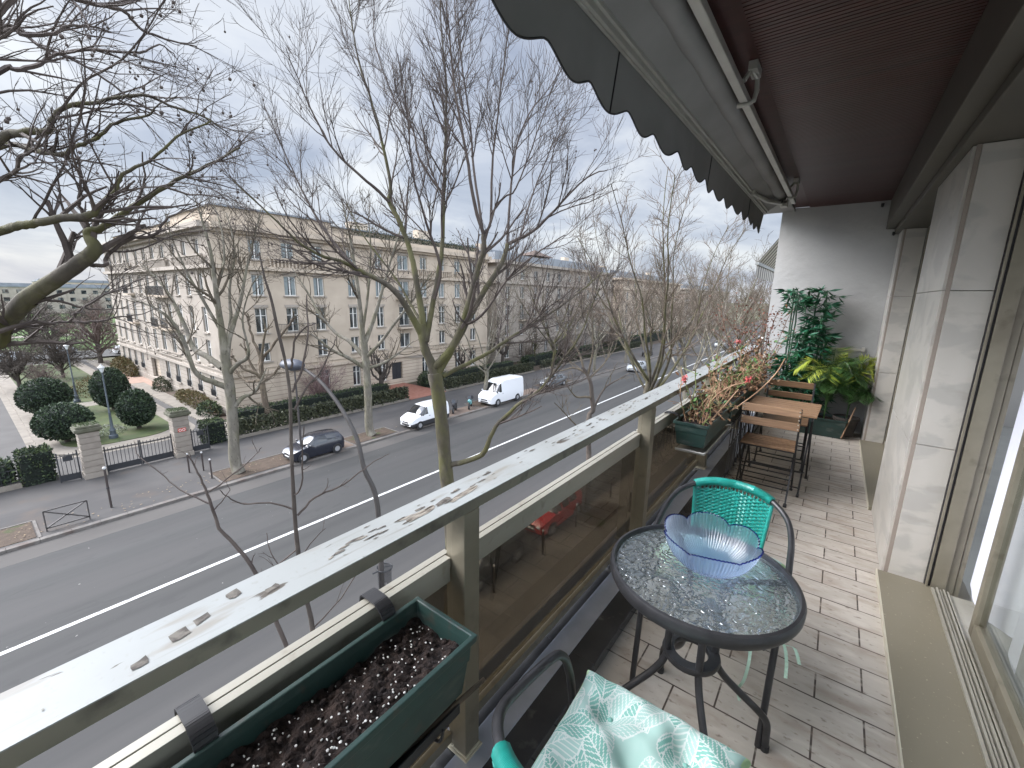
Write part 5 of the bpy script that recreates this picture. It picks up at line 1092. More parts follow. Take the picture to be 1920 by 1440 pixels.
plane_tree('plane_tree', 'pale trunked plane tree in a pit beside the dark hatchback', B5, [tr5], lim5, 45, 1.3, 2.7, .014, 2, (M_barkp, M_twigb), up=.09, group=TG)
B6 = (-28.2, 19.0, G+KB)
def t6(pts, a=0.0, b_=0.0): return trace(B6, pts, a, b_)
tr6 = [(B6, .37)]+t6([(692,800,.32),(690,740,.29),(686,680,.275),(682,640,.26)])
lim6 = [t6([(682,648,.2),(700,600,.16),(715,550,.12),(735,480,.08),(760,400,.04),(775,340,.02)], 0, 2), t6([(682,648,.22),(676,590,.18),(668,520,.13),(655,440,.08),(640,370,.03)], 0, -1), t6([(684,670,.18),(655,640,.15),(630,625,.12),(600,590,.09),(575,545,.06),(545,500,.025)], 0, 2), t6([(684,690,.16),(655,672,.14),(620,655,.10),(596,635,.06),(570,620,.025)], 0, -2), t6([(686,670,.16),(715,640,.13),(745,600,.10),(780,555,.07),(810,510,.03)], 0, -2), t6([(690,690,.12),(720,680,.10),(750,660,.07),(775,640,.03)], 0, 2), t6([(680,620,.12),(690,550,.09),(695,470,.06),(690,400,.025)], 0, -2.5)]
plane_tree('plane_tree', 'pale plane tree between the dark hatchback and the small white van', B6, [tr6], lim6, 46, 1.25, 2.8, .015, 2, (M_barkp, M_twigb), up=.09, group=TG)
# farther trees: three kinds grown once, then copied along both pavements
def wild_tree(seed, th, hh, rad, r0, nl, mats, rmin):
    rg = np.random.default_rng(seed); T = [((0,0,0), r0*1.25), ((.05,.02,th*.4), r0), ((rg.normal(0,.15),rg.normal(0,.15),th*.8), r0*.9), ((rg.normal(0,.2),rg.normal(0,.2),th), r0*.85)]
    top = np.array(T[-1][0]); Ls = []
    for i in range(nl):
        az = 6.283*i/nl+rg.normal(0,.3); s0 = rg.uniform(.72,1.0); p = np.array([0,0,th*s0])*.999; tilt = rg.uniform(.25,1.0); L_ = rg.uniform(.75,1.05)*(hh-th); d = np.array([math.cos(az)*math.sin(tilt), math.sin(az)*math.sin(tilt), math.cos(tilt)]); r = r0*rg.uniform(.34,.5); Q = [(tuple(p), r)]
        for k in range(1, 7): d = unit(d+rg.normal(0,.13,3)+[0,0,.12]); p = p+d*L_/6; Q.append((tuple(p), max(.02, r*(1-k/6.5))))
        Ls.append(Q)
    return T, Ls
kinds = []
for k, (sd, th, hh, nl, mt, tg_) in enumerate(((61,4.6,16.5,9,M_barkp,M_twigm), (62,5.4,18.0,10,M_bark,M_twigm), (63,4.0,15.0,8,M_barkp,M_twigb))):
    T, Ls = wild_tree(sd, th, hh, 5, .21, nl, None, .02)
    kinds.append(plane_tree('plane_tree', 'plane tree', (0,0,0), [T], Ls, sd, 1.3, 2.7, .013, 2, (mt, tg_), up=.06, group=TG, lo=.35, hi=.9, wig=.13))
spots = [(-9.3,27.5,1,1.05,'mossy plane tree on the near kerb beyond the bushy low tree'), (-9.3,37,2,1.1,'leaning grey plane tree on the near kerb beside the white road line'), (-9.3,46,0,1.0,'plane tree on the near kerb seen above the end of the white rail'), (-9.3,55,1,1.0,'plane tree behind the russet shrub, nearer of the two seen there'), (-9.3,64,2,1.1,'plane tree behind the russet shrub, farther of the two seen there'),
 (-28.3,32.8,2,1.02,'plane tree in a pit just beyond the large white van'), (-28.3,46,1,1.0,'plane tree in the grassy pit beyond the grey parked car'), (-28.3,58,0,1.05,'far pavement plane tree standing before the silver moving car'), (-28.3,70,2,1.1,'far pavement plane tree above the row of parked motorbikes'), (-28.3,82,1,1.0,'far pavement plane tree near the pale columns'), (-28.3,95,0,1.05,'far pavement plane tree near the end of the visible kerb')]
used = set()
for i, (x, y, k, s_, lab) in enumerate(spots):
    if k not in used: o = kinds[k]; used.add(k); o.location = (x, y, G+KB); o.rotation_euler = (0,0,i*1.3); o.scale = (s_,)*3; o['label'] = lab
    else: dup(kinds[k], (x, y, G+KB), i*1.3+.4, lab, TG, s_)
far_row = [(-28.3,110),(-28.3,126),(-9.3,76),(-9.3,90),(-9.3,106),(-9.3,124),(-28.3,145),(-9.3,145),(-28.3,168),(-9.3,170),(-30,195),(-9.3,200),(-24,235),(-14,240)]
for i, (x, y) in enumerate(far_row): dup(kinds[i % 3], (x, y, G+KB), i*2.1, 'distant bare plane tree in the double row at the far end of the avenue', 'distant plane trees of the avenue', 1.0+.05*(i % 3))
for i, (x, y) in enumerate(((-38.5,57),(-38.8,68),(-38.2,80),(-38.6,92),(-37.8,104),(-38.5,118),(-38.2,135),(-38.5,155),(-15,215),(-26,215),(-20,255),(-40,180))): dup(kinds[(i+1) % 3], (x, y, G), i*1.7, 'bare tree in the front gardens before the farther stone blocks', 'bare trees of the farther front gardens', .62+.08*(i % 3))
# pollards in the front garden
M_pol = bark('pollard_bark', (.12,.092,.066), (.17,.135,.10), (.085,.064,.046), .15)
def pollard(lab, base, pts_trunk, limbs, seed, mm):
    rg = np.random.default_rng(seed); t = thing('pollarded_tree', lab, 'tree', base, 0, 'pollarded trees in the front garden'); b = np.array(base); T = MB(); C = MB()
    P = smooth_path(np.array(pts_trunk)-b, 4); T.tube(P, np.linspace(.30,.2,len(P)), n=10)
    for L_ in limbs:
        P = smooth_path(np.array(L_)-b, 4)+0; P += rg.normal(0,.03,P.shape); r = np.linspace(.15,.07,len(P)); T.tube(P, r, n=7); T.ball(P[-1], .14, n=8, fn=lambda q: 1+.25*math.sin(q[0]*9+q[2]*7))
        for i in range(int(rg.integers(2,5))):
            d = spread(rg, unit(P[-1]-P[-3]), .1, .9); e_ = P[-1]+d*rg.uniform(.5,1.1); C.tube([P[-1], (P[-1]+e_)/2+rg.normal(0,.06,3), e_], [.05,.04,.03], n=5); C.ball(e_, .06, n=6)
        for i in range(9):
            d = spread(rg, unit(P[-1]-P[-3]), .2, 1.1); s_ = P[int(rg.integers(len(P)//2, len(P)))]; C.tube([s_, s_+d*rg.uniform(.4,1.0)], [.02,.012], n=3)
    T.build('trunk', mm, t, smooth=60); C.build('crown', mm, t); return t
def pp(y): return lambda px, py, off=0: onv(px, py, y, off)
b7 = tuple(onz(502, 790, G+.05)); q = pp(b7)
pollard('pale pollarded tree with knobbly limbs at the corner of the stone block', b7, [b7, q(498,760), q(493,728), q(492,712)], [[q(492,718), q(475,737), q(455,745), q(445,752)], [q(492,712), q(478,700,-.3), q(455,690,-.6), q(435,668,-.8)], [q(492,712), q(482,700,.5), q(465,672,.6), q(462,655,.6)], [q(493,712), q(488,685), q(505,655), q(530,625), q(548,600)], [q(493,714), q(510,705,.5), q(524,690,.6)], [q(492,712), q(470,715,.8), q(450,705,1.0), q(438,690,1.2)], [q(491,700), q(485,660,.3), q(470,620,.4), q(465,600,.4)], [q(491,700), q(492,660,-.4), q(498,620,-.5)]], 1, M_pol)
for bx, lab, sd in (((716,742), 'dark pollarded tree left of the entrance door', 2), ((868,712), 'dark pollarded tree right of the entrance behind the hedge', 3), ((942,690), 'dark pollarded tree by the second stone block', 4)):
    b7 = tuple(onz(*bx, G+.05)); bb_ = np.array(b7); rg = np.random.default_rng(sd); Ls = []
    for i in range(9): a = i*.72+rg.normal(0,.2); h0 = rg.uniform(1.5,2.6); Ls.append([bb_+[0,0,h0], bb_+[math.cos(a)*.5,math.sin(a)*.5,h0+.35], bb_+[math.cos(a)*.9,math.sin(a)*.9,h0+.9], bb_+[math.cos(a)*1.1,math.sin(a)*1.1,h0+rg.uniform(1.3,2.2)]])
    pollard(lab, b7, [bb_, bb_+[0,0,1.3], bb_+[.05,0,2.6]], Ls, sd, M_barkd)
# ------------------------------------------------------------------ hedges, topiary, fence, gates
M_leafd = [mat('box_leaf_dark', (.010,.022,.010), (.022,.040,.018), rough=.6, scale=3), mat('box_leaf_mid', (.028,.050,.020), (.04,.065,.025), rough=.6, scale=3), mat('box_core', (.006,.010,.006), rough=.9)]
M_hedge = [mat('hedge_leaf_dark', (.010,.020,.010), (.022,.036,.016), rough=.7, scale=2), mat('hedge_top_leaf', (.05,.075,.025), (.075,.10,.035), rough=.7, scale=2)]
def leafy(name, lab, cat, loc, size, seed, n, fn, lsz, mats, group, core=True, rz=0.0, trunk=0.0, parts=('foliage', 'core')):
    """clipped foliage: fn(rng) gives a point on the surface and its outward normal, both in units of size"""
    rg = np.random.default_rng(seed); t = thing(name, lab, cat, loc, rz, group); m = MB(); sz = np.array(size)
    for i in range(n):
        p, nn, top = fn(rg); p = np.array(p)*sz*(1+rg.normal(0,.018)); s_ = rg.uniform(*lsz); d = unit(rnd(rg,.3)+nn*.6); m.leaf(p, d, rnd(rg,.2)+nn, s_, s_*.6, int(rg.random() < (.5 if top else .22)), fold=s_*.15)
    tag(m.build(parts[0], mats[:2], t), kind='stuff')
    return t
def egg(rg):
    z = rg.uniform(-1, 1); a = rg.uniform(0, 6.283); r = math.sqrt(1-z*z)*(1+.10*(-z)*.9); p = (r*math.cos(a), r*math.sin(a), z)
    return (p[0], p[1], p[2]+1.0), np.array(p), z > .3
for lab, px, py, sz, sd in (('round clipped dark shrub nearest the left gate pillar', 132, 832, (1.5,1.5,1.22), 1), ('egg shaped clipped shrub nearest the right gate pillar', 268, 806, (1.12,1.12,1.38), 2), ('broad clipped dark shrub on the left side of the lawn', 96, 782, (1.65,1.65,1.45), 3), ('tall egg shaped clipped shrub behind the garden lamp', 219, 770, (1.3,1.3,1.75), 4)):
    g = onz(px, py, G+.17); base = (g[0]-.8, g[1]-.05, G+.5)
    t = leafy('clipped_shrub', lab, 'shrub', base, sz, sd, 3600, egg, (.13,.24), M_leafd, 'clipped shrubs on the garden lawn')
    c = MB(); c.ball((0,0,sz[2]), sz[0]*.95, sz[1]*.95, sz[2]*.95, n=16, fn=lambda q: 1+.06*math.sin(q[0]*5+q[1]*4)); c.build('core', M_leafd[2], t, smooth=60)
    MB().tube([(0,0,-.35),(0,0,.5)], .16, n=7).build('stem', M_barkd, t)
def boxsurf(rg):
    f = rg.random()
    if f < .42: return (rg.uniform(-1,1), rg.uniform(-1,1), 2.0), np.array([0,0,1.0]), True
    s_ = 1 if rg.random() < .6 else -1
    if rg.random() < .5: return (s_, rg.uniform(-1,1), rg.uniform(.05,2)), np.array([s_,0,0.0]), False
    return (rg.uniform(-1,1), -s_, rg.uniform(.05,2)), np.array([0,-s_,0.0]), False
def hedge(lab, x0, x1, y0, y1, ht, n, sd, lsz=(.1,.19), mats=M_hedge, group='clipped hedges along the front gardens', zb=G+.05):
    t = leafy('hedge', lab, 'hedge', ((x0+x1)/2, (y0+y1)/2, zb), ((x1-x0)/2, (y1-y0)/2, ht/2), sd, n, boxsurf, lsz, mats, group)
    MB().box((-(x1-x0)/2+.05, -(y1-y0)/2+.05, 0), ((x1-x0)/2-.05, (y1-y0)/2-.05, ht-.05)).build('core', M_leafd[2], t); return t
hedge('square clipped hedge block left of the small garden gate', -36.6, -35.1, 1.15, 2.45, 1.9, 1500, 1)
hedge('square clipped hedge block right of the gate pillars', -36.6, -35.2, 10.0, 11.3, 1.65, 1300, 2)
hedge('loose dark hedge at the left edge behind the low wall', -37.0, -35.3, -7.0, .75, 1.5, 2200, 3, lsz=(.16,.3))
hedge('long dark clipped hedge before the corner building', -39.6, -38.3, 13.2, 28.2, 1.35, 4200, 4)
hedge('dark clipped hedge beyond the red tiled entrance path', -39.6, -38.3, 34.0, 51.0, 1.35, 3400, 5)
hedge('dark hedge in front of the second stone block', -39.8, -38.3, 55, 94, 1.6, 3600, 6, lsz=(.18,.3))
hedge('far dark hedge along the third stone block', -39.8, -38.3, 98, 150, 2.0, 3000, 7, lsz=(.22,.4))
M_ivy = [mat('ivy_leaf', (.022,.027,.011), (.036,.042,.017), rough=.7, scale=2), mat('ivy_light', (.048,.055,.024), (.07,.07,.033), rough=.7, scale=2)]
def ivy_fence(lab, y0, y1, sd, n):
    t = thing('garden_fence', lab, 'fence', (-35.3, (y0+y1)/2, G+KB), 0, 'ivy covered garden fences'); h = (y1-y0)/2; rg = np.random.default_rng(sd)
    MB().box((-.18, -h, -.1), (.18, h, .22)).build('base_wall', M_conc, t)
    b = MB(); y = -h
    while y < h: b.bar((0,y,.2), (0,y,1.45), .03, .03, up=(1,0,0)); y += .24
    b.bar((0,-h,.4), (0,h,.4), .04, .04); b.bar((0,-h,1.4), (0,h,1.4), .05, .05); b.build('bars', M_iron, t)
    m = MB()
    for i in range(n):
        p = (rg.normal(-.05,.10), rg.uniform(-h,h), .2+1.28*rg.random()**.8); s_ = rg.uniform(.15,.27); m.leaf(p, rnd(rg,-.4), rnd(rg,.3)+np.array([1,0,0]), s_, s_*.7, int(rg.random() < .3), fold=.01)
    tag(m.build('ivy', M_ivy, t), kind='stuff')
    return t
ivy_fence('ivy covered fence between the hedge block and the entrance path', 11.6, 28.4, 1, 9000)
ivy_fence('ivy covered fence beyond the entrance path toward the white vans', 33.8, 52, 2, 8000)
ivy_fence('ivy covered fence before the second stone block', 54, 95, 3, 9000)
lw = MB(); lw.box((-35.5, -30, G), (-35.15, 1.1, G+.42)); tag(lw.build('low_wall', M_conc, bevel=.02), 'low mossy garden wall at the left edge of the far pavement', 'wall')
fe = MB(); fe.bar((-35.3,-30,G+.5),(-35.3,1.1,G+.5),.04,.04); fe.bar((-35.3,-30,G+1.2),(-35.3,1.1,G+1.2),.04,.04)
for y in np.arange(-10, 1.1, .16): fe.bar((-35.3,y,G+.4),(-35.3,y,G+1.25),.022,.022,up=(1,0,0))
tag(fe.build('railing_fence', M_iron), 'thin black iron railing on the low wall by the loose hedge', 'fence')
M_pil = mat('pillar_stone', (.21,.18,.15), (.25,.22,.183), rough=.9, scale=2, detail=8); layer(M_pil, (.12,.10,.08), 1.2, .55, .75, seed=3, amount=.6)
M_cap = mat('mossy_cap', (.07,.07,.043), (.10,.097,.07), rough=.95, scale=4, detail=8)
def gate_pillar(lab, y, plaque=False):
    t = thing('gate_pillar', lab, 'pillar', (-34.4, y, G+KB), 0, 'banded stone gate pillars'); b = MB(); z = .36
    b.box((-.5,-.5,-.1), (.5,.5,.3))
    while z < 2.7: b.box((-.42,-.42,z-.06), (.42,.42,z)); b.box((-.45,-.45,z), (.45,.45,z+.30)); z += .36
    b.build('shaft', M_pil, t, bevel=.015)
    c = MB(); c.box((-.6,-.6,2.86), (.6,.6,3.06)); c.box((-.52,-.52,3.06), (.52,.52,3.2)); c.box((-.5,-.5,2.78), (.5,.5,2.86)); c.build('cap', M_cap, t, bevel=.03)
    m = MB(); rg = np.random.default_rng(int(y*10))
    for i in range(260): m.leaf((rg.uniform(-.5,.5), rg.uniform(-.5,.5), 3.2), rnd(rg,1), rnd(rg,.5), .11, .05, fold=.01)
    tag(m.build('moss', [M_hedge[1]], t), kind='stuff')
    if plaque:
        q = MB(); q.box((.452,-.22,1.75), (.47,.22,2.0)); po = q.build('plaque', mat('red_plaque', (.42,.07,.05), rough=.5), t)
        q = MB()
        for yy in (-.1,.1): q.lathe([(.085,.0),(.085,.004),(.06,.004),(.06,.0)], (.471,yy,1.875), n=16, ax='x', cap=False)
        q.build('ring_marks', mat('sign_white', (.75,.72,.68), rough=.5), po)
    return t
gate_pillar('banded stone gate pillar with a mossy cap left of the iron gate', 3.95)
gate_pillar('banded stone gate pillar carrying a red plaque right of the iron gate', 8.35, True)
def iron_gate(lab, y0, y1, ht, leaves=1, sign=False):
    t = thing('iron_gate', lab, 'gate', (-34.35, (y0+y1)/2, G+KB), 0, 'black iron garden gates'); h = (y1-y0)/2
    for k in range(leaves):
        a = -h+2*h*k/leaves; c = -h+2*h*(k+1)/leaves-.02; b = MB()
        for z in (.10, .42, ht-.12): b.bar((0,a,z),(0,c,z),.045,.045)
        for y in (a+.03, c-.03): b.bar((0,y,.02),(0,y,ht+.1),.06,.06,up=(1,0,0))
        n = int((c-a)/.17)
        for i in range(1, n): b.bar((0,a+(c-a)*i/n,.1),(0,a+(c-a)*i/n,ht),.026,.026,up=(1,0,0))
        b.box((-.012,a+.03,.10),(.012,c-.03,.42)); b.build('gate_leaf', M_iron, t)
    if sign: MB().box((.03,-.2,ht-.45),(.05,.2,ht-.15)).build('sign_board', M_iron, t)
    return t
iron_gate('wide double leaf black iron gate between the stone pillars', 4.5, 7.85, 1.55, 2)
iron_gate('narrow iron gate with small sign beside the hedge block on the left', 2.5, 3.4, 1.7, 1, True)
iron_gate('narrow iron gate beside the pillar with the red plaque', 8.9, 9.95, 1.6, 1, True)
# low shrubs and winter bushes
M_wbush = [mat('olive_bush_leaf', (.075,.07,.025), (.12,.10,.04), rough=.8, scale=1.5), mat('rust_bush_leaf', (.14,.085,.04), (.10,.085,.03), rough=.8, scale=1.5)]
def blobsurf(rg):
    v = rnd(rg, .15); v[2] = abs(v[2]); k = rg.uniform(.75,1.0); return tuple(v*k), v, v[2] > .5
def shrub(lab, loc, size, n, sd, mats, lsz=(.12,.24), group='low shrubs in the garden beds'):
    return leafy('garden_shrub', lab, 'shrub', loc, size, sd, n, blobsurf, lsz, mats, group)
shrub('rusty olive shrubbery along the white side wall, nearer bed', (-49.5, 13.6, G+.1), (5.6,.8,1.25), 2600, 1, M_wbush)
shrub('green shrub at the near end of the side wall bed', (-44.6, 13.2, G+.1), (1.5,.9,1.2), 900, 2, M_hedge)
shrub('tuft of yellow green shrub at the far end of the nearer bed', (-59.5, 13.4, G+.1), (1.8,.8,1.5), 800, 3, M_ivy)
shrub('brown green shrubbery along the side wall beyond the terrace', (-76, 13.4, G+.1), (5.2,1.0,2.0), 1800, 4, M_wbush, lsz=(.2,.35))
shrub('low grey green flowering clump on the lawn by the garden lamp', (-44.5, 6.1, G+.15), (1.7,1.3,.45), 700, 5, [mat('grey_clump', (.13,.15,.10), (.2,.21,.15), rough=.9), mat('clump_white', (.4,.4,.36), rough=.9)], lsz=(.07,.14))
shrub('round brownish shrub behind the second garden lamp', (-62, 8.4, G+.1), (2.2,2.2,1.9), 1200, 6, M_wbush)
shrub('dark laurel by the entrance path', (-40.2, 35.2, G+.1), (1.0,1.2,1.7), 900, 7, M_hedge)
def winter_shrub(lab, loc, r, h, sd, m, n=26):
    rg = np.random.default_rng(sd); t = thing('winter_shrub', lab, 'shrub', loc, 0, 'bare winter shrubs'); C = MB()
    for i in range(n):
        a = rg.uniform(0,6.28); d = unit([math.cos(a)*rg.uniform(.1,.7), math.sin(a)*rg.uniform(.1,.7), 1]); P = [np.array([math.cos(a)*.15*r, math.sin(a)*.15*r, 0])]
        for k in range(5): d = unit(d+rg.normal(0,.18,3)); P.append(P[-1]+d*h/5*rg.uniform(.8,1.1))
        P = np.array(P); rr_ = np.linspace(.035,.012,6); C.tube(P, rr_, n=4, cap=False); twigs(C, rg, P, rr_, 1, 2.0, h*.35, .012, .06, .3, .9)
    C.build('branches', m, t); return t
M_purp = mat('purple_twig', (.16,.10,.095), (.21,.14,.13), rough=.9, scale=2)
winter_shrub('purplish bare shrub against the facade behind the ivy fence', (-41.5, 22.2, G), 2, 4.2, 1, M_purp, 34)
winter_shrub('bare brown shrub before the second stone block', (-41.0, 58, G), 2, 4.5, 2, M_twigm, 30)
winter_shrub('bare brown thicket beyond the grey parked car', (-38.0, 66, G), 2, 5.0, 3, M_twigm, 34)
winter_shrub('bare brown thicket before the third block', (-38.5, 84, G), 3, 6.0, 4, M_twigm, 36)
# ------------------------------------------------------------------ street lamps, bollards, barrier
M_lampg = mat('lamp_grey', (.045,.04,.038), (.06,.054,.051), rough=.6, scale=4)
M_lampw = mat('lamp_white', (.45,.45,.44), rough=.4)
M_glasslamp = mat('lamp_glass', (.55,.58,.58), rough=.15)
cl = thing('street_lamp', 'tall curved grey street lamp arching over the road from the near pavement', 'street lamp', (-8.9, 6.05, G+KB)); b0 = np.array([-8.9, 6.05, G+KB])
P = smooth_path([(0,0,0),(0,0,2.5),(0,0,5.6)]+[onv(x, y, (-8.9,6.05,0), o)-b0 for x, y, o in ((683,880,0.),(668,820,.15),(640,766,.4),(607,722,.7),(582,700,.9),(566,690,1.05))], 5)
MB().tube(P, np.concatenate([np.linspace(.085,.065,11), np.linspace(.065,.036,len(P)-11)]), n=10).build('mast', M_lampg, cl, smooth=60)
MB().lathe([(.13,0),(.13,1.1),(.10,1.15),(.0,1.15)], n=14).build('base', mat('mast_black', (.02,.02,.022), rough=.5), cl, smooth=40)
hp = onv(548, 684, (-8.9,6.05,0), 1.15)-b0; e = MB(); e.ball((0,0,0), .24, .42, .16, n=16); h_ = e.build('lamp_head', mat('slate_lamp', (.045,.05,.065), (.06,.066,.085), rough=.45), cl, smooth=60); h_.location = hp; dd = P[-1]-P[-8]; h_.rotation_euler = (0, 0, math.atan2(dd[1], dd[0])+math.pi/2)
e = MB(); e.ball((0,-.03,-.04), .16, .28, .11, n=14); e.build('diffuser', M_glasslamp, h_, smooth=60)
lc = onv(721, 1064, (-8.9,6.05,0), .1); lbg = thing('litter_bag', 'clear litter bag hanging from a metal ring on the curved lamp mast', 'litter bin', tuple(lc))
rg_ = MB(); rg_.tube([(.2*math.cos(a), .2*math.sin(a), 0) for a in np.linspace(0, 6.283, 20, endpoint=False)], .016, n=7, closed=True); rg_.tube([(0,-.2,0),(-.02,-.36,0)], .02, n=6); rg_.tube([(-.12,-.16,.02),(.12,.16,.02)], .012, n=5); rg_.build('ring', M_iron, lbg, smooth=60)
bg_ = MB(); bg_.grid(lambda u, v: ((.195-.02*v+.02*math.sin(u*31)*v*(1-v)*3)*math.cos(6.2832*u)*(1 if v < .98 else .2), (.195-.02*v+.02*math.cos(u*25)*v*(1-v)*3)*math.sin(6.2832*u)*(1 if v < .98 else .2), -.75*v), 30, 12)
mbag = tinted_glass('clear_bag', (.62,.63,.65), .2, 1.6); bg_.build('bag', mbag, lbg, smooth=80)
rg = np.random.default_rng(3); lit = MB()
for k in range(7): lit.ball((rg.uniform(-.1,.1), rg.uniform(-.1,.1), -.68+rg.uniform(0,.14)), rg.uniform(.04,.08), n=7)
tag(lit.build('rubbish', mat('paper_rubbish', (.3,.29,.27), (.12,.11,.1), rough=.9), lbg), kind='stuff')
fl_ = thing('street_lamp', 'slim dark street lamp post at the nose of the dark hatchback', 'street lamp', (-27.6, 13.1, G+KB)); tp_ = onx(553, 692, -27.6)[2]-G-KB
MB().tube([(0,0,0),(0,0,tp_)], [.085,.05], n=10).build('mast', M_lampg, fl_, smooth=60); MB().tube([(0,0,0),(0,0,1.0)], .12, n=10).build('base', M_iron, fl_, smooth=60); MB().lathe([(.05,0),(.16,.02),(.2,.12),(.14,.26),(.0,.3)], (0,0,tp_), n=14).build('lamp_head', M_lampg, fl_, smooth=60)
def garden_lamp(lab, x, y, ht):
    t = thing('garden_lamp', lab, 'street lamp', (x, y, G+.17), 0, 'old blue grey garden lamps')
    m_ = mat('lamp_blue_grey', (.05,.065,.08), (.07,.085,.095), rough=.6, scale=4)
    MB().lathe([(.27,0),(.27,.22),(.19,.28),(.16,.55),(.19,.6),(.10,.8),(.07,1.9),(.09,1.95),(.055,2.05),(.045,ht),(.0,ht)], n=14).build('post', m_, t, smooth=40)
    MB().lathe([(.05,0),(.08,.04),(.17,.34),(.17,.36),(.08,.36),(.0,.35)], (0,0,ht), n=8).build('lantern', M_glasslamp, t)
    MB().lathe([(.22,.36),(.17,.43),(.07,.52),(.04,.60),(.0,.64)], (0,0,ht), n=8).build('lantern_roof', M_lampw, t); return t
garden_lamp('old garden lamp with white lantern in front of the clipped shrubs', -42.2, 6.2, 5.0)
garden_lamp('second old garden lamp deeper in the lawn before the bare trees', -58.5, 6.45, 5.2)
M_post = mat('bollard_dark', (.045,.035,.032), rough=.5)
def bollard(x, y, ht, lab, z=G+KB, grp='slim dark pavement bollards'):
    t = thing('bollard', lab, 'bollard', (x, y, z), 0, grp); MB().tube([(0,0,0),(0,0,ht)], .045, n=8).build('post', M_post, t, smooth=60); MB().ball((0,0,ht+.05), .06, n=8).build('knob', M_lampw, t, smooth=60); return t
sp_ = thing('traffic_post', 'dark post with white ball top standing before the left gate pillar', 'post', (-28.5, 3.63, G+KB)); MB().tube([(0,0,0),(0,0,2.1)], .05, n=8).build('post', M_post, sp_, smooth=60); MB().tube([(0,0,1.05),(0,0,1.12)], .065, n=8).build('collar', M_iron, sp_); MB().ball((0,0,2.16), .085, n=8).build('knob', M_lampw, sp_, smooth=60)
for x, y, l_ in ((-30.6, 7.6, 'slim bollard in front of the red plaque pillar, left of two'), (-30.3, 8.25, 'slim bollard in front of the red plaque pillar, right of two'), (-28.6, 8.15, 'slim bollard at the grassy edge of the plane tree pit')): bollard(x, y, 1.15, l_)
for x, y in ((-9.0,11.0),(-8.9,14.2),(-8.9,17.2),(-8.9,21.2),(-7.2,22.4),(-7.4,20.3)): bollard(x, y, 1.1, 'slim dark bollard on the near pavement seen through the brown glass', grp='bollards on the near pavement')
bq = thing('crossing_barrier', 'low grey metal barrier with a diagonal cross by the kerb', 'barrier', (-27.75, 2.0, G+KB)); b = MB()
for p, q in (((0,-.72,0),(0,-.72,1.0)),((0,.72,0),(0,.72,1.0)),((0,-.72,1.0),(0,.72,1.0)),((0,-.72,.15),(0,.72,.15)),((0,-.72,.15),(0,.72,1.0)),((0,-.72,1.0),(0,.72,.15))): b.bar(p, q, .05, .05, up=(1,0,0))
b.build('frame', M_lampg, bq)
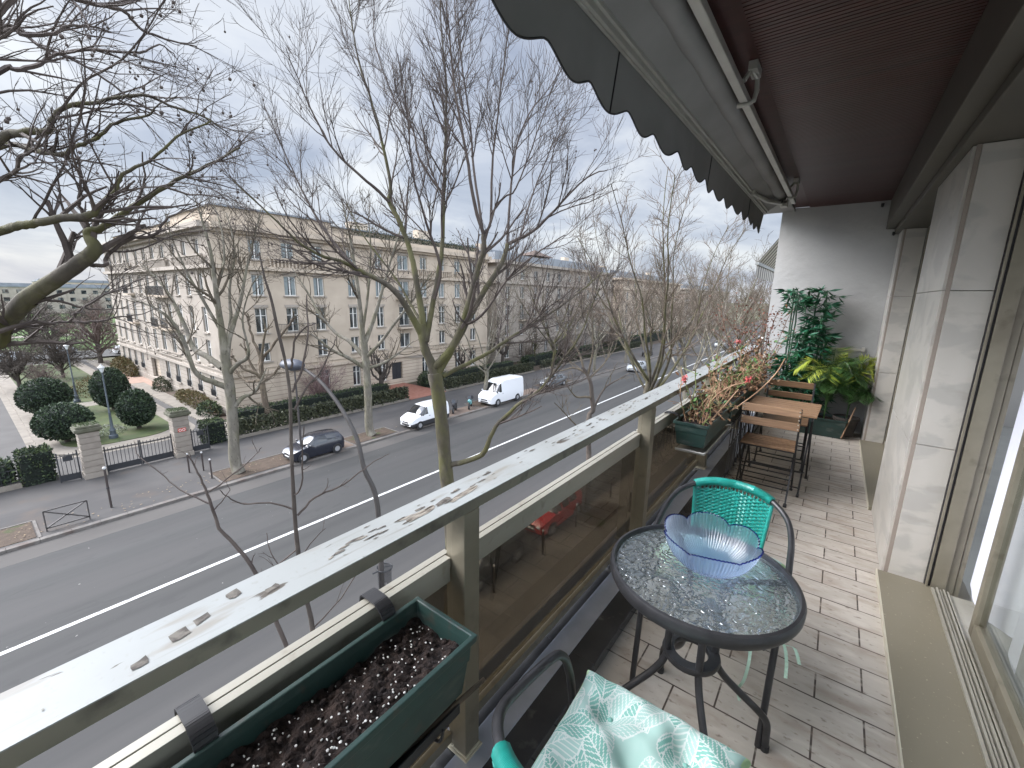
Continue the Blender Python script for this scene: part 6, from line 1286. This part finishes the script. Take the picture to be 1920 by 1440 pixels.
# ------------------------------------------------------------------ vehicles
M_glassc = mat('car_glass', (.012,.014,.016), rough=.06, spec=.9)
M_tyre = mat('tyre_rubber', (.018,.018,.018), rough=.85); M_rim = mat('alloy_rim', (.42,.42,.43), rough=.35, metal=.6); M_lens = mat('headlamp_lens', (.62,.64,.65), rough=.12); M_red = mat('tail_lens', (.42,.02,.02), rough=.2); M_plate = mat('number_plate', (.72,.72,.70), rough=.5); M_trim = mat('black_trim', (.025,.025,.027), rough=.6)
def paint(name, c, rough=.22): m = mat(name, c, rough=rough, spec=.6); bsdf(m).inputs['Coat Weight'].default_value = .6; return m
def car(name, lab, cat, loc, heading, st_, pm, group, wr=.31, wheels=(.78,-.8), wid=.85, bumper=None, lights=True, parts_trim=True, roof_m=None):
    """st_: stations from nose to tail (x, z_bottom, z_belt, z_roof, half width at belt, half width at roof, glass side?, glass top?)"""
    t = thing(name, lab, cat, loc, heading, group); b = MB(); NS = len(st_)
    for x, zb, zt, zr, wb, wr_, gs_, gt_ in st_:
        zm = zb+(zt-zb)*.45
        ring = [(x,-wb*.94,zb),(x,-wb*1.0,zm),(x,-wb*.97,zt),(x,-wr_,zr-(.05 if zr > zt+.1 else .0)),(x,-wr_*.86,zr),(x,0,zr+.02),(x,wr_*.86,zr),(x,wr_,zr-(.05 if zr > zt+.1 else .0)),(x,wb*.97,zt),(x,wb*1.0,zm),(x,wb*.94,zb)]
        b.v.extend(ring)
    for i in range(NS-1):
        for j in range(10):
            mi = 0
            if j in (2, 7) and st_[i][6]: mi = 1
            if j in (3,4,5,6) and st_[i][7]: mi = 1
            elif j in (3,4,5,6) and st_[i][3] > st_[i][2]+.25 and st_[i+1][3] > st_[i+1][2]+.25 and roof_m: mi = 3
            if j in (0, 9): mi = 2 if parts_trim and bumper else 0
            b.f.append((i*11+j, i*11+j+1, (i+1)*11+j+1, (i+1)*11+j)); b.m.append(mi)
        b.f.append((i*11, (i+1)*11, (i+1)*11+10, i*11+10)); b.m.append(2)
    b.f.append(tuple(range(11))[::-1]); b.m.append(0); b.f.append(tuple((NS-1)*11+j for j in range(11))); b.m.append(0)
    b.build('body', [pm, M_glassc, M_trim, roof_m or pm], t, smooth=32)
    L0, L1 = st_[0], st_[-1]
    for wx in wheels:
        for sy in (-1, 1):
            w_ = MB().lathe([(wr*.62,-.10),(wr*.95,-.10),(wr,-.07),(wr,.07),(wr*.95,.10),(wr*.62,.10)], (wx, sy*(wid-.09), wr), n=22, ax='y'); wo = w_.build('wheel', M_tyre, t, smooth=40)
            r_ = MB().lathe([(wr*.64,.085),(wr*.6,.104),(wr*.2,.10),(wr*.15,.112),(.0,.112)] if sy > 0 else [(wr*.64,-.085),(wr*.6,-.104),(wr*.2,-.10),(wr*.15,-.112),(.0,-.112)], (wx, sy*(wid-.09), wr), n=16, ax='y', cap=False); r_.build('rim', M_rim, wo)
            a_ = MB(); n = 12
            a_.lathe([(wr*1.02,-.03),(wr*1.16,-.03),(wr*1.16,.012),(wr*1.02,.012)] if sy > 0 else [(wr*1.02,-.012),(wr*1.16,-.012),(wr*1.16,.03),(wr*1.02,.03)], (wx, sy*(wid-.0), wr), n=22, ax='y', cap=False); a_.build('wheel_arch', M_trim, t)
    fz = L0[1]+(L0[2]-L0[1])*.72; rzz = L1[1]+(L1[2]-L1[1])*.85
    for sy in (-1, 1):
        h = MB(); h.ball((L0[0]-.10, sy*L0[4]*.80, fz+.04), .16, .17, .10, n=10); h.build('headlight', M_lens, t, smooth=60)
        h = MB(); h.ball((L1[0]+.03, sy*L1[4]*.86, rzz), .07, .10, .19, n=10); h.build('tail_light', M_red, t, smooth=60)
        mx_ = [q for q in st_ if q[6] or q[7]]; q = mx_[1] if len(mx_) > 1 else mx_[0]; h = MB(); h.ball((q[0]-.12, sy*(q[4]+.10), q[2]+.09), .07, .11, .075, n=8); h.build('mirror', pm if not bumper else M_trim, t, smooth=60)
        dh = MB(); dh.box((q[0]-1.0, sy*q[4]*1.0-.012, q[2]-.14), (q[0]-.85, sy*q[4]*1.0+.012, q[2]-.11)); dh.build('door_handle', M_trim, t)
    g = MB(); g.box((L0[0]-.04, -L0[4]*.5, L0[1]+.24), (L0[0]+.012, L0[4]*.5, L0[1]+.36)); g.box((L0[0]-.04, -L0[4]*.62, L0[1]+.04), (L0[0]+.014, L0[4]*.62, L0[1]+.15)); g.build('grille', M_trim, t)
    for x, s_ in ((L0[0]+.015, 1), (L1[0]-.015, -1)): q = MB(); q.box((min(x,x+.01*s_), -.26, L0[1]+.16), (max(x,x+.01*s_), .26, L0[1]+.235)); q.build('number_plate', M_plate, t)
    if bumper:
        q = MB(); q.ball((L0[0]-.12, 0, L0[1]+.12), .18, L0[4]*1.05, .15, n=18); q.build('bumper', bumper, t, smooth=60)
    return t
def hatch(s=1.0, L_=1.85, h=1.5, w=.84):
    return [(L_,.26,.62,.62,w*.72,w*.6,0,0),(L_-.14,.20,.74,.76,w*.90,w*.72,0,0),(L_-.55,.19,.86,.90,w*.98,w*.78,0,0),(L_-.98,.19,.93,.98,w,w*.80,0,1),(L_-1.02,.19,.94,1.02,w,w*.80,1,1),(L_-1.55,.19,.96,h-.06,w,w*.72,1,0),(L_-1.62,.19,.96,h-.04,w,w*.71,0,0),(L_-1.75,.19,.96,h-.01,w,w*.71,1,0),(L_-2.35,.19,.98,h,w,w*.70,0,0),(L_-2.43,.19,.98,h,w,w*.70,1,0),(L_-3.1,.19,1.0,h-.05,w,w*.69,0,0),(-L_+.28,.2,1.02,h-.10,w*.99,w*.68,0,1),(-L_+.08,.22,1.03,1.06,w*.95,w*.74,0,0),(-L_,.30,.9,.9,w*.88,w*.7,0,0)]
M_navy = paint('black_blue_paint', (.012,.014,.022)); M_wp = paint('white_van_paint', (.72,.73,.74), .3); M_silver = paint('silver_paint', (.38,.40,.41)); M_greyp = paint('grey_paint', (.10,.105,.11)); M_redp = paint('red_paint', (.45,.02,.025))
car('hatchback_car', 'dark blue black hatchback parked on the far side by the plane tree pit', 'car', (-27.75, 14.05, G+KB-.02), -math.pi/2, hatch(), M_navy, 'cars parked along the avenue', wheels=(1.18,-1.22))
# small van
sv = [(2.1,.30,.66,.66,.66,.55,0,0),(1.98,.24,.82,.84,.82,.66,0,0),(1.55,.22,1.0,1.04,.88,.7,0,0),(1.22,.22,1.08,1.16,.9,.76,0,1),(1.15,.22,1.09,1.22,.9,.76,1,1),(.52,.22,1.12,1.74,.9,.74,1,0),(.36,.22,1.12,1.79,.9,.74,0,0),(-.28,.22,1.14,1.83,.9,.75,0,0),(-.4,.22,1.14,1.83,.9,.76,0,0),(-1.6,.22,1.15,1.82,.9,.77,0,0),(-2.0,.24,1.15,1.78,.89,.76,0,0),(-2.12,.3,1.1,1.6,.86,.74,0,0)]
car('delivery_van', 'small white delivery van with black bumper parked before the motorbikes', 'van', (-27.55, 23.9, G+KB-.02), -math.pi/2, sv, M_wp, 'white vans parked along the avenue', wheels=(1.28,-1.45), wid=.9, bumper=M_trim)
lv = [(2.75,.34,.80,.80,.80,.7,0,0),(2.62,.28,1.0,1.02,.96,.8,0,0),(2.2,.26,1.22,1.27,1.02,.84,0,0),(1.95,.26,1.30,1.40,1.02,.88,0,1),(1.88,.26,1.31,1.46,1.02,.88,1,1),(1.32,.26,1.34,2.20,1.02,.86,1,0),(1.1,.26,1.34,2.36,1.02,.86,0,0),(.62,.26,1.36,2.50,1.02,.88,0,0),(.5,.26,1.36,2.52,1.02,.9,0,0),(-2.4,.26,1.38,2.50,1.02,.92,0,0),(-2.68,.28,1.38,2.46,1.0,.9,0,0),(-2.76,.34,1.3,2.3,.98,.88,0,0)]
car('cargo_van', 'large high roofed white cargo van parked beyond the motorbikes', 'van', (-27.6, 34.6, G+KB-.02), -math.pi/2, lv, M_wp, 'white vans parked along the avenue', wr=.34, wheels=(1.75,-1.6), wid=1.02)
sg = car('hatchback_car', 'dark grey car parked beyond the large white van', 'car', (-27.7, 45.2, G+KB-.02), -math.pi/2, hatch(1, 2.05, 1.47, .88), M_greyp, 'cars parked along the avenue', wheels=(1.3,-1.3), wid=.88)
car('hatchback_car', 'silver car driving toward us on the far lane', 'car', (-24.3, 64.5, G), -math.pi/2, hatch(1, 2.1, 1.5, .9), M_silver, None, wheels=(1.35,-1.3), wid=.9)
car('hatchback_car', 'red hatchback parked on the near side seen through the brown glass', 'car', (-10.35, 17.2, G), -math.pi/2, hatch(1, 1.95, 1.5, .86), M_redp, 'cars parked along the avenue', wheels=(1.2,-1.25), wid=.86)
car('hatchback_car', 'black car parked behind the red one seen through the brown glass', 'car', (-10.4, 12.0, G), -math.pi/2, hatch(1, 2.0, 1.48, .87), M_navy, 'cars parked along the avenue', wheels=(1.25,-1.25), wid=.87)
for k, (x, y, c, l_) in enumerate(((-10.3,38,M_greyp,'grey car parked along the near kerb far down the avenue'),(-10.3,58,M_silver,'pale car parked along the near kerb among the trees'),(-10.4,72,M_navy,'dark car parked along the near kerb behind the flower boxes'),(-27.0,99,M_navy,'small dark car at the far end of the left lane'),(-22.0,112,M_silver,'distant white car coming down the avenue'))):
    o = dup(sg, (x, y, G), -math.pi/2, l_, 'cars parked along the avenue')
    for ch in o.children:
        if ch.name.startswith('body'): ch.data = ch.data.copy(); ch.data.materials[0] = c; ch.data.materials[3] = c
def motorbike(lab, x, y, rz, c, box=False):
    t = thing('motorbike', lab, 'motorbike', (x, y, G+KB), rz, 'motorbikes parked on the far pavement')
    for wx in (.62, -.62):
        w_ = MB().lathe([(.20,-.06),(.29,-.06),(.30,0),(.29,.06),(.20,.06),(.20,-.06)], (wx,0,.30), n=20, ax='y', cap=False).build('wheel', M_tyre, t, smooth=40); MB().lathe([(.2,-.02),(.06,-.04),(.06,.04),(.2,.02)], (wx,0,.30), n=12, ax='y', cap=False).build('rim', M_rim, w_)
    b = MB(); b.ball((-.1,0,.52), .42, .16, .2, n=12); b.ball((.22,0,.74), .26, .15, .15, n=12); b.ball((.5,0,.82), .14, .17, .2, n=10); b.ball((-.62,0,.70), .22, .11, .09, n=10); b.build('fairing', c, t, smooth=60)
    b = MB(); b.ball((-.25,0,.83), .36, .14, .07, n=12); b.build('seat', M_trim, t, smooth=60)
    MB().tube([(.38,0,.98),(.62,0,.3)], .035, n=6).build('fork', M_iron, t, smooth=60); MB().tube([(.30,-.36,1.05),(.40,-.1,1.0),(.40,.1,1.0),(.30,.36,1.05)], .02, n=6).build('handlebar', M_iron, t, smooth=60); MB().tube([(-.1,.1,.35),(-.62,.1,.32)], .04, n=6).build('swingarm', M_iron, t, smooth=60)
    b = MB(); b.add([(.50,-.18,1.0),(.50,.18,1.0),(.36,.15,1.32),(.36,-.15,1.32)], [(0,1,2,3)]); b.build('windscreen', M_glassc, t)
    for sy in (-1, 1): MB().ball((.34, sy*.34, 1.2), .05, .07, .045, n=6).build('mirror', M_trim, t)
    if box: MB().box((-.88,-.2,.84),(-.5,.2,1.16)).build('top_box', M_trim, t, bevel=.04)
    return t
mb_ = motorbike('black motorbike with a windscreen parked right of the small white van', -28.2, 28.2, -1.0, M_trim)
motorbike('dark scooter with a windscreen partly behind the mossy trunk', -28.8, 27.2, -.8, M_greyp, True)
motorbike('teal and white scooter with a black top box before the large van', -28.1, 30.3, -1.0, paint('teal_paint', (.10,.30,.30)), True)
for k in range(4): dup(mb_, (-29.0-.3*(k % 2), 80+1.6*k, G+KB), -1.0+.1*k, 'distant motorbike in the row on the far pavement', 'row of distant motorbikes')
# ------------------------------------------------------------------ beyond the garden: park trees, cars, a pale wall, green field, houses, hills
st('cross_road', MB().box((-108, -200, G-.1), (-97, 160, G+.01)), M_road)
st('park_field', MB().add([(-420,-260,G-.1),(-112,-260,G-.1),(-112,60,G-.1),(-420,60,G-.1)], [(0,1,2,3)]), mat('park_field', (.045,.09,.016), (.06,.11,.022), rough=1, scale=.2))
st('park_path', MB().box((-150, -200, G-.1), (-145, 100, G-.05)).box((-190, -200, G-.1), (-186, 100, G-.05)), M_conc)
rg = np.random.default_rng(77)
for i in range(15):
    y = -38+i*6.2+rg.uniform(-1,1); x = -99.3 if i % 2 else -106.3; c = (M_navy, M_wp, M_greyp, M_silver)[int(rg.integers(0,4))]
    o = dup(sg, (x, y, G+.02), math.pi/2, 'parked car on the cross street beyond the garden', 'cars on the cross street')
    for ch in o.children:
        if ch.name.startswith('body'): ch.data = ch.data.copy(); ch.data.materials[0] = c; ch.data.materials[3] = c
M_thk = mat('thicket_twig', (.11,.082,.072), (.16,.12,.105), rough=1, scale=.6)
def thicket(lab, loc, r, h, n, sd, m):
    rg = np.random.default_rng(sd); t = thing('bare_tree', lab, 'tree', loc, 0, 'bare trees of the park beyond the garden'); T = MB(); C = MB(); T.tube([(0,0,0),(0,0,h*.45)], [.25,.16], n=7)
    for i in range(n):
        a = rg.uniform(0,6.28); d = unit([math.cos(a)*rg.uniform(.3,1.1), math.sin(a)*rg.uniform(.3,1.1), 1]); P = [np.array([0,0,h*rg.uniform(.12,.45)])]
        for k in range(5): d = unit(d+rg.normal(0,.2,3)+[0,0,-.03]); P.append(P[-1]+d*h*.62/5)
        P = np.array(P); rr_ = np.linspace(.09,.03,6); C.tube(P, rr_, n=4, cap=False); twigs(C, rg, P, rr_, 1, 2.2, h*.22, .03, .0, .4, 1.1)
    T.build('trunk', M_barkd, t); C.build('crown', m, t); return t
tk_ = [thicket('bare tree', (0,0,G), 3, 7.0, 26, 5, M_thk), thicket('bare tree', (0,0,G), 3, 8.5, 28, 6, mat('dark_thicket', (.06,.05,.042), (.09,.075,.062), rough=1))]
TL = [(-70,3.6,1,.8,'dark bushy bare tree at the far left end of the lawn'), (-76,7.6,1,.75,'dark bushy bare tree behind the second garden lamp'), (-66,5.2,0,.5,'small bare tree between the dark bushy trees'), (-88,13,0,1.25,'brown bare tree hugging the far corner of the stone block'), (-92,2.0,0,1.0,'brown bare tree by the end of the left driveway')]
for i, (x, y, k, s_, l_) in enumerate(TL): dup(tk_[k], (x, y, G), i*1.1, l_, 'bare trees of the park beyond the garden', s_)
for i in range(26):
    x = rg.uniform(-240,-112); y = rg.uniform(-.27,.16)*(-x)+rg.uniform(-4,4); dup(tk_[i % 2], (x, y, G), rg.uniform(0,6), 'distant bare park tree beyond the cross street', 'distant bare park trees', rg.uniform(.8,1.35))
tk_[0].location = (-84, 17.5, G); tk_[0]['label'] = 'brown bare tree beside the corner building at the end of the terrace'; tk_[1].location = (-95, 9, G); tk_[1]['label'] = 'dark bare tree standing before the cross street cars'
def far_house(lab, x, y, w_, d_, h, m, n):
    t = thing('distant_building', lab, 'building', (x, y, G), 0, 'pale buildings on the horizon'); MB().box((-d_/2,-w_/2,0),(d_/2,w_/2,h)).build('wall', m, t); r = MB(); r.box((-d_/2-.3,-w_/2-.4,h),(d_/2+.3,w_/2+.4,h+.5)); r.box((-d_/2+1,-w_/2+1,h+.5),(d_/2-1,w_/2-1,h+1.6)); r.build('roof', M_roof, t); q = MB()
    for k in range(n):
        for z in np.arange(2, h-1.5, 3.2): yy = -w_/2+(k+.5)*w_/n; q.box((d_/2-.02, yy-w_/n*.22, z), (d_/2+.04, yy+w_/n*.22, z+1.6))
    q.build('window_row', M_pane, t)
far_house('long low pale building with ribbon windows on the left horizon', -330, -8, 60, 14, 9, M_whitest, 14); far_house('white tower block on the left horizon', -420, -95, 26, 14, 17, M_whitest, 7); far_house('pale long hall behind the limbs of the left tree', -280, 33, 46, 16, 11, M_whitest, 12); far_house('pale block between park trees on the left horizon', -380, -48, 40, 14, 13, M_lime, 9); far_house('far pale terrace beyond the corner building', -360, 62, 60, 16, 14, M_lime, 12)
def ridge(name, x, y0, y1, h, m, sd):
    rg = np.random.default_rng(sd); n = 160; ph = rg.uniform(0,6,6); V = MB()
    V.grid(lambda u, v: (x-60*v, y0+(y1-y0)*u, G-1+h*(.55+.12*math.sin(u*9+ph[0])+.08*math.sin(u*23+ph[1])+.05*math.sin(u*71+ph[2])+.04*math.sin(u*160+ph[3]))*math.sin(min(1, v*1.25)*math.pi*.5)), n, 6)
    return tag(V.build(name, m), kind='structure')
M_hill = mat('wooded_hill', (.075,.085,.08), (.10,.105,.10), rough=1, scale=.06, detail=10)
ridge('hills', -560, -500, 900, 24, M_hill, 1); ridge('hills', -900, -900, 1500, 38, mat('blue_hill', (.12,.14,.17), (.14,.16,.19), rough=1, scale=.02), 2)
ev = MB(); rg = np.random.default_rng(6)
for i in range(1500):
    y = rg.uniform(28,48); p = np.array([-43.4+rg.normal(0,.3), y, 7.7+abs(rg.normal(0,.55))]); s_ = rg.uniform(.15,.3); ev.leaf(p, rnd(rg,.5), rnd(rg,.3), s_, s_*.6, int(rg.random() < .3), fold=.03)
hg = tag(ev.build('roof_hedge', [M_hedge[0], M_ivy[1]]), 'green hedge growing along the roof edge of the corner building', 'hedge'); MB().box((-43.7, 27.9, 7.35), (-43.2, 48, 7.75)).build('planter_trough', M_conc, hg)
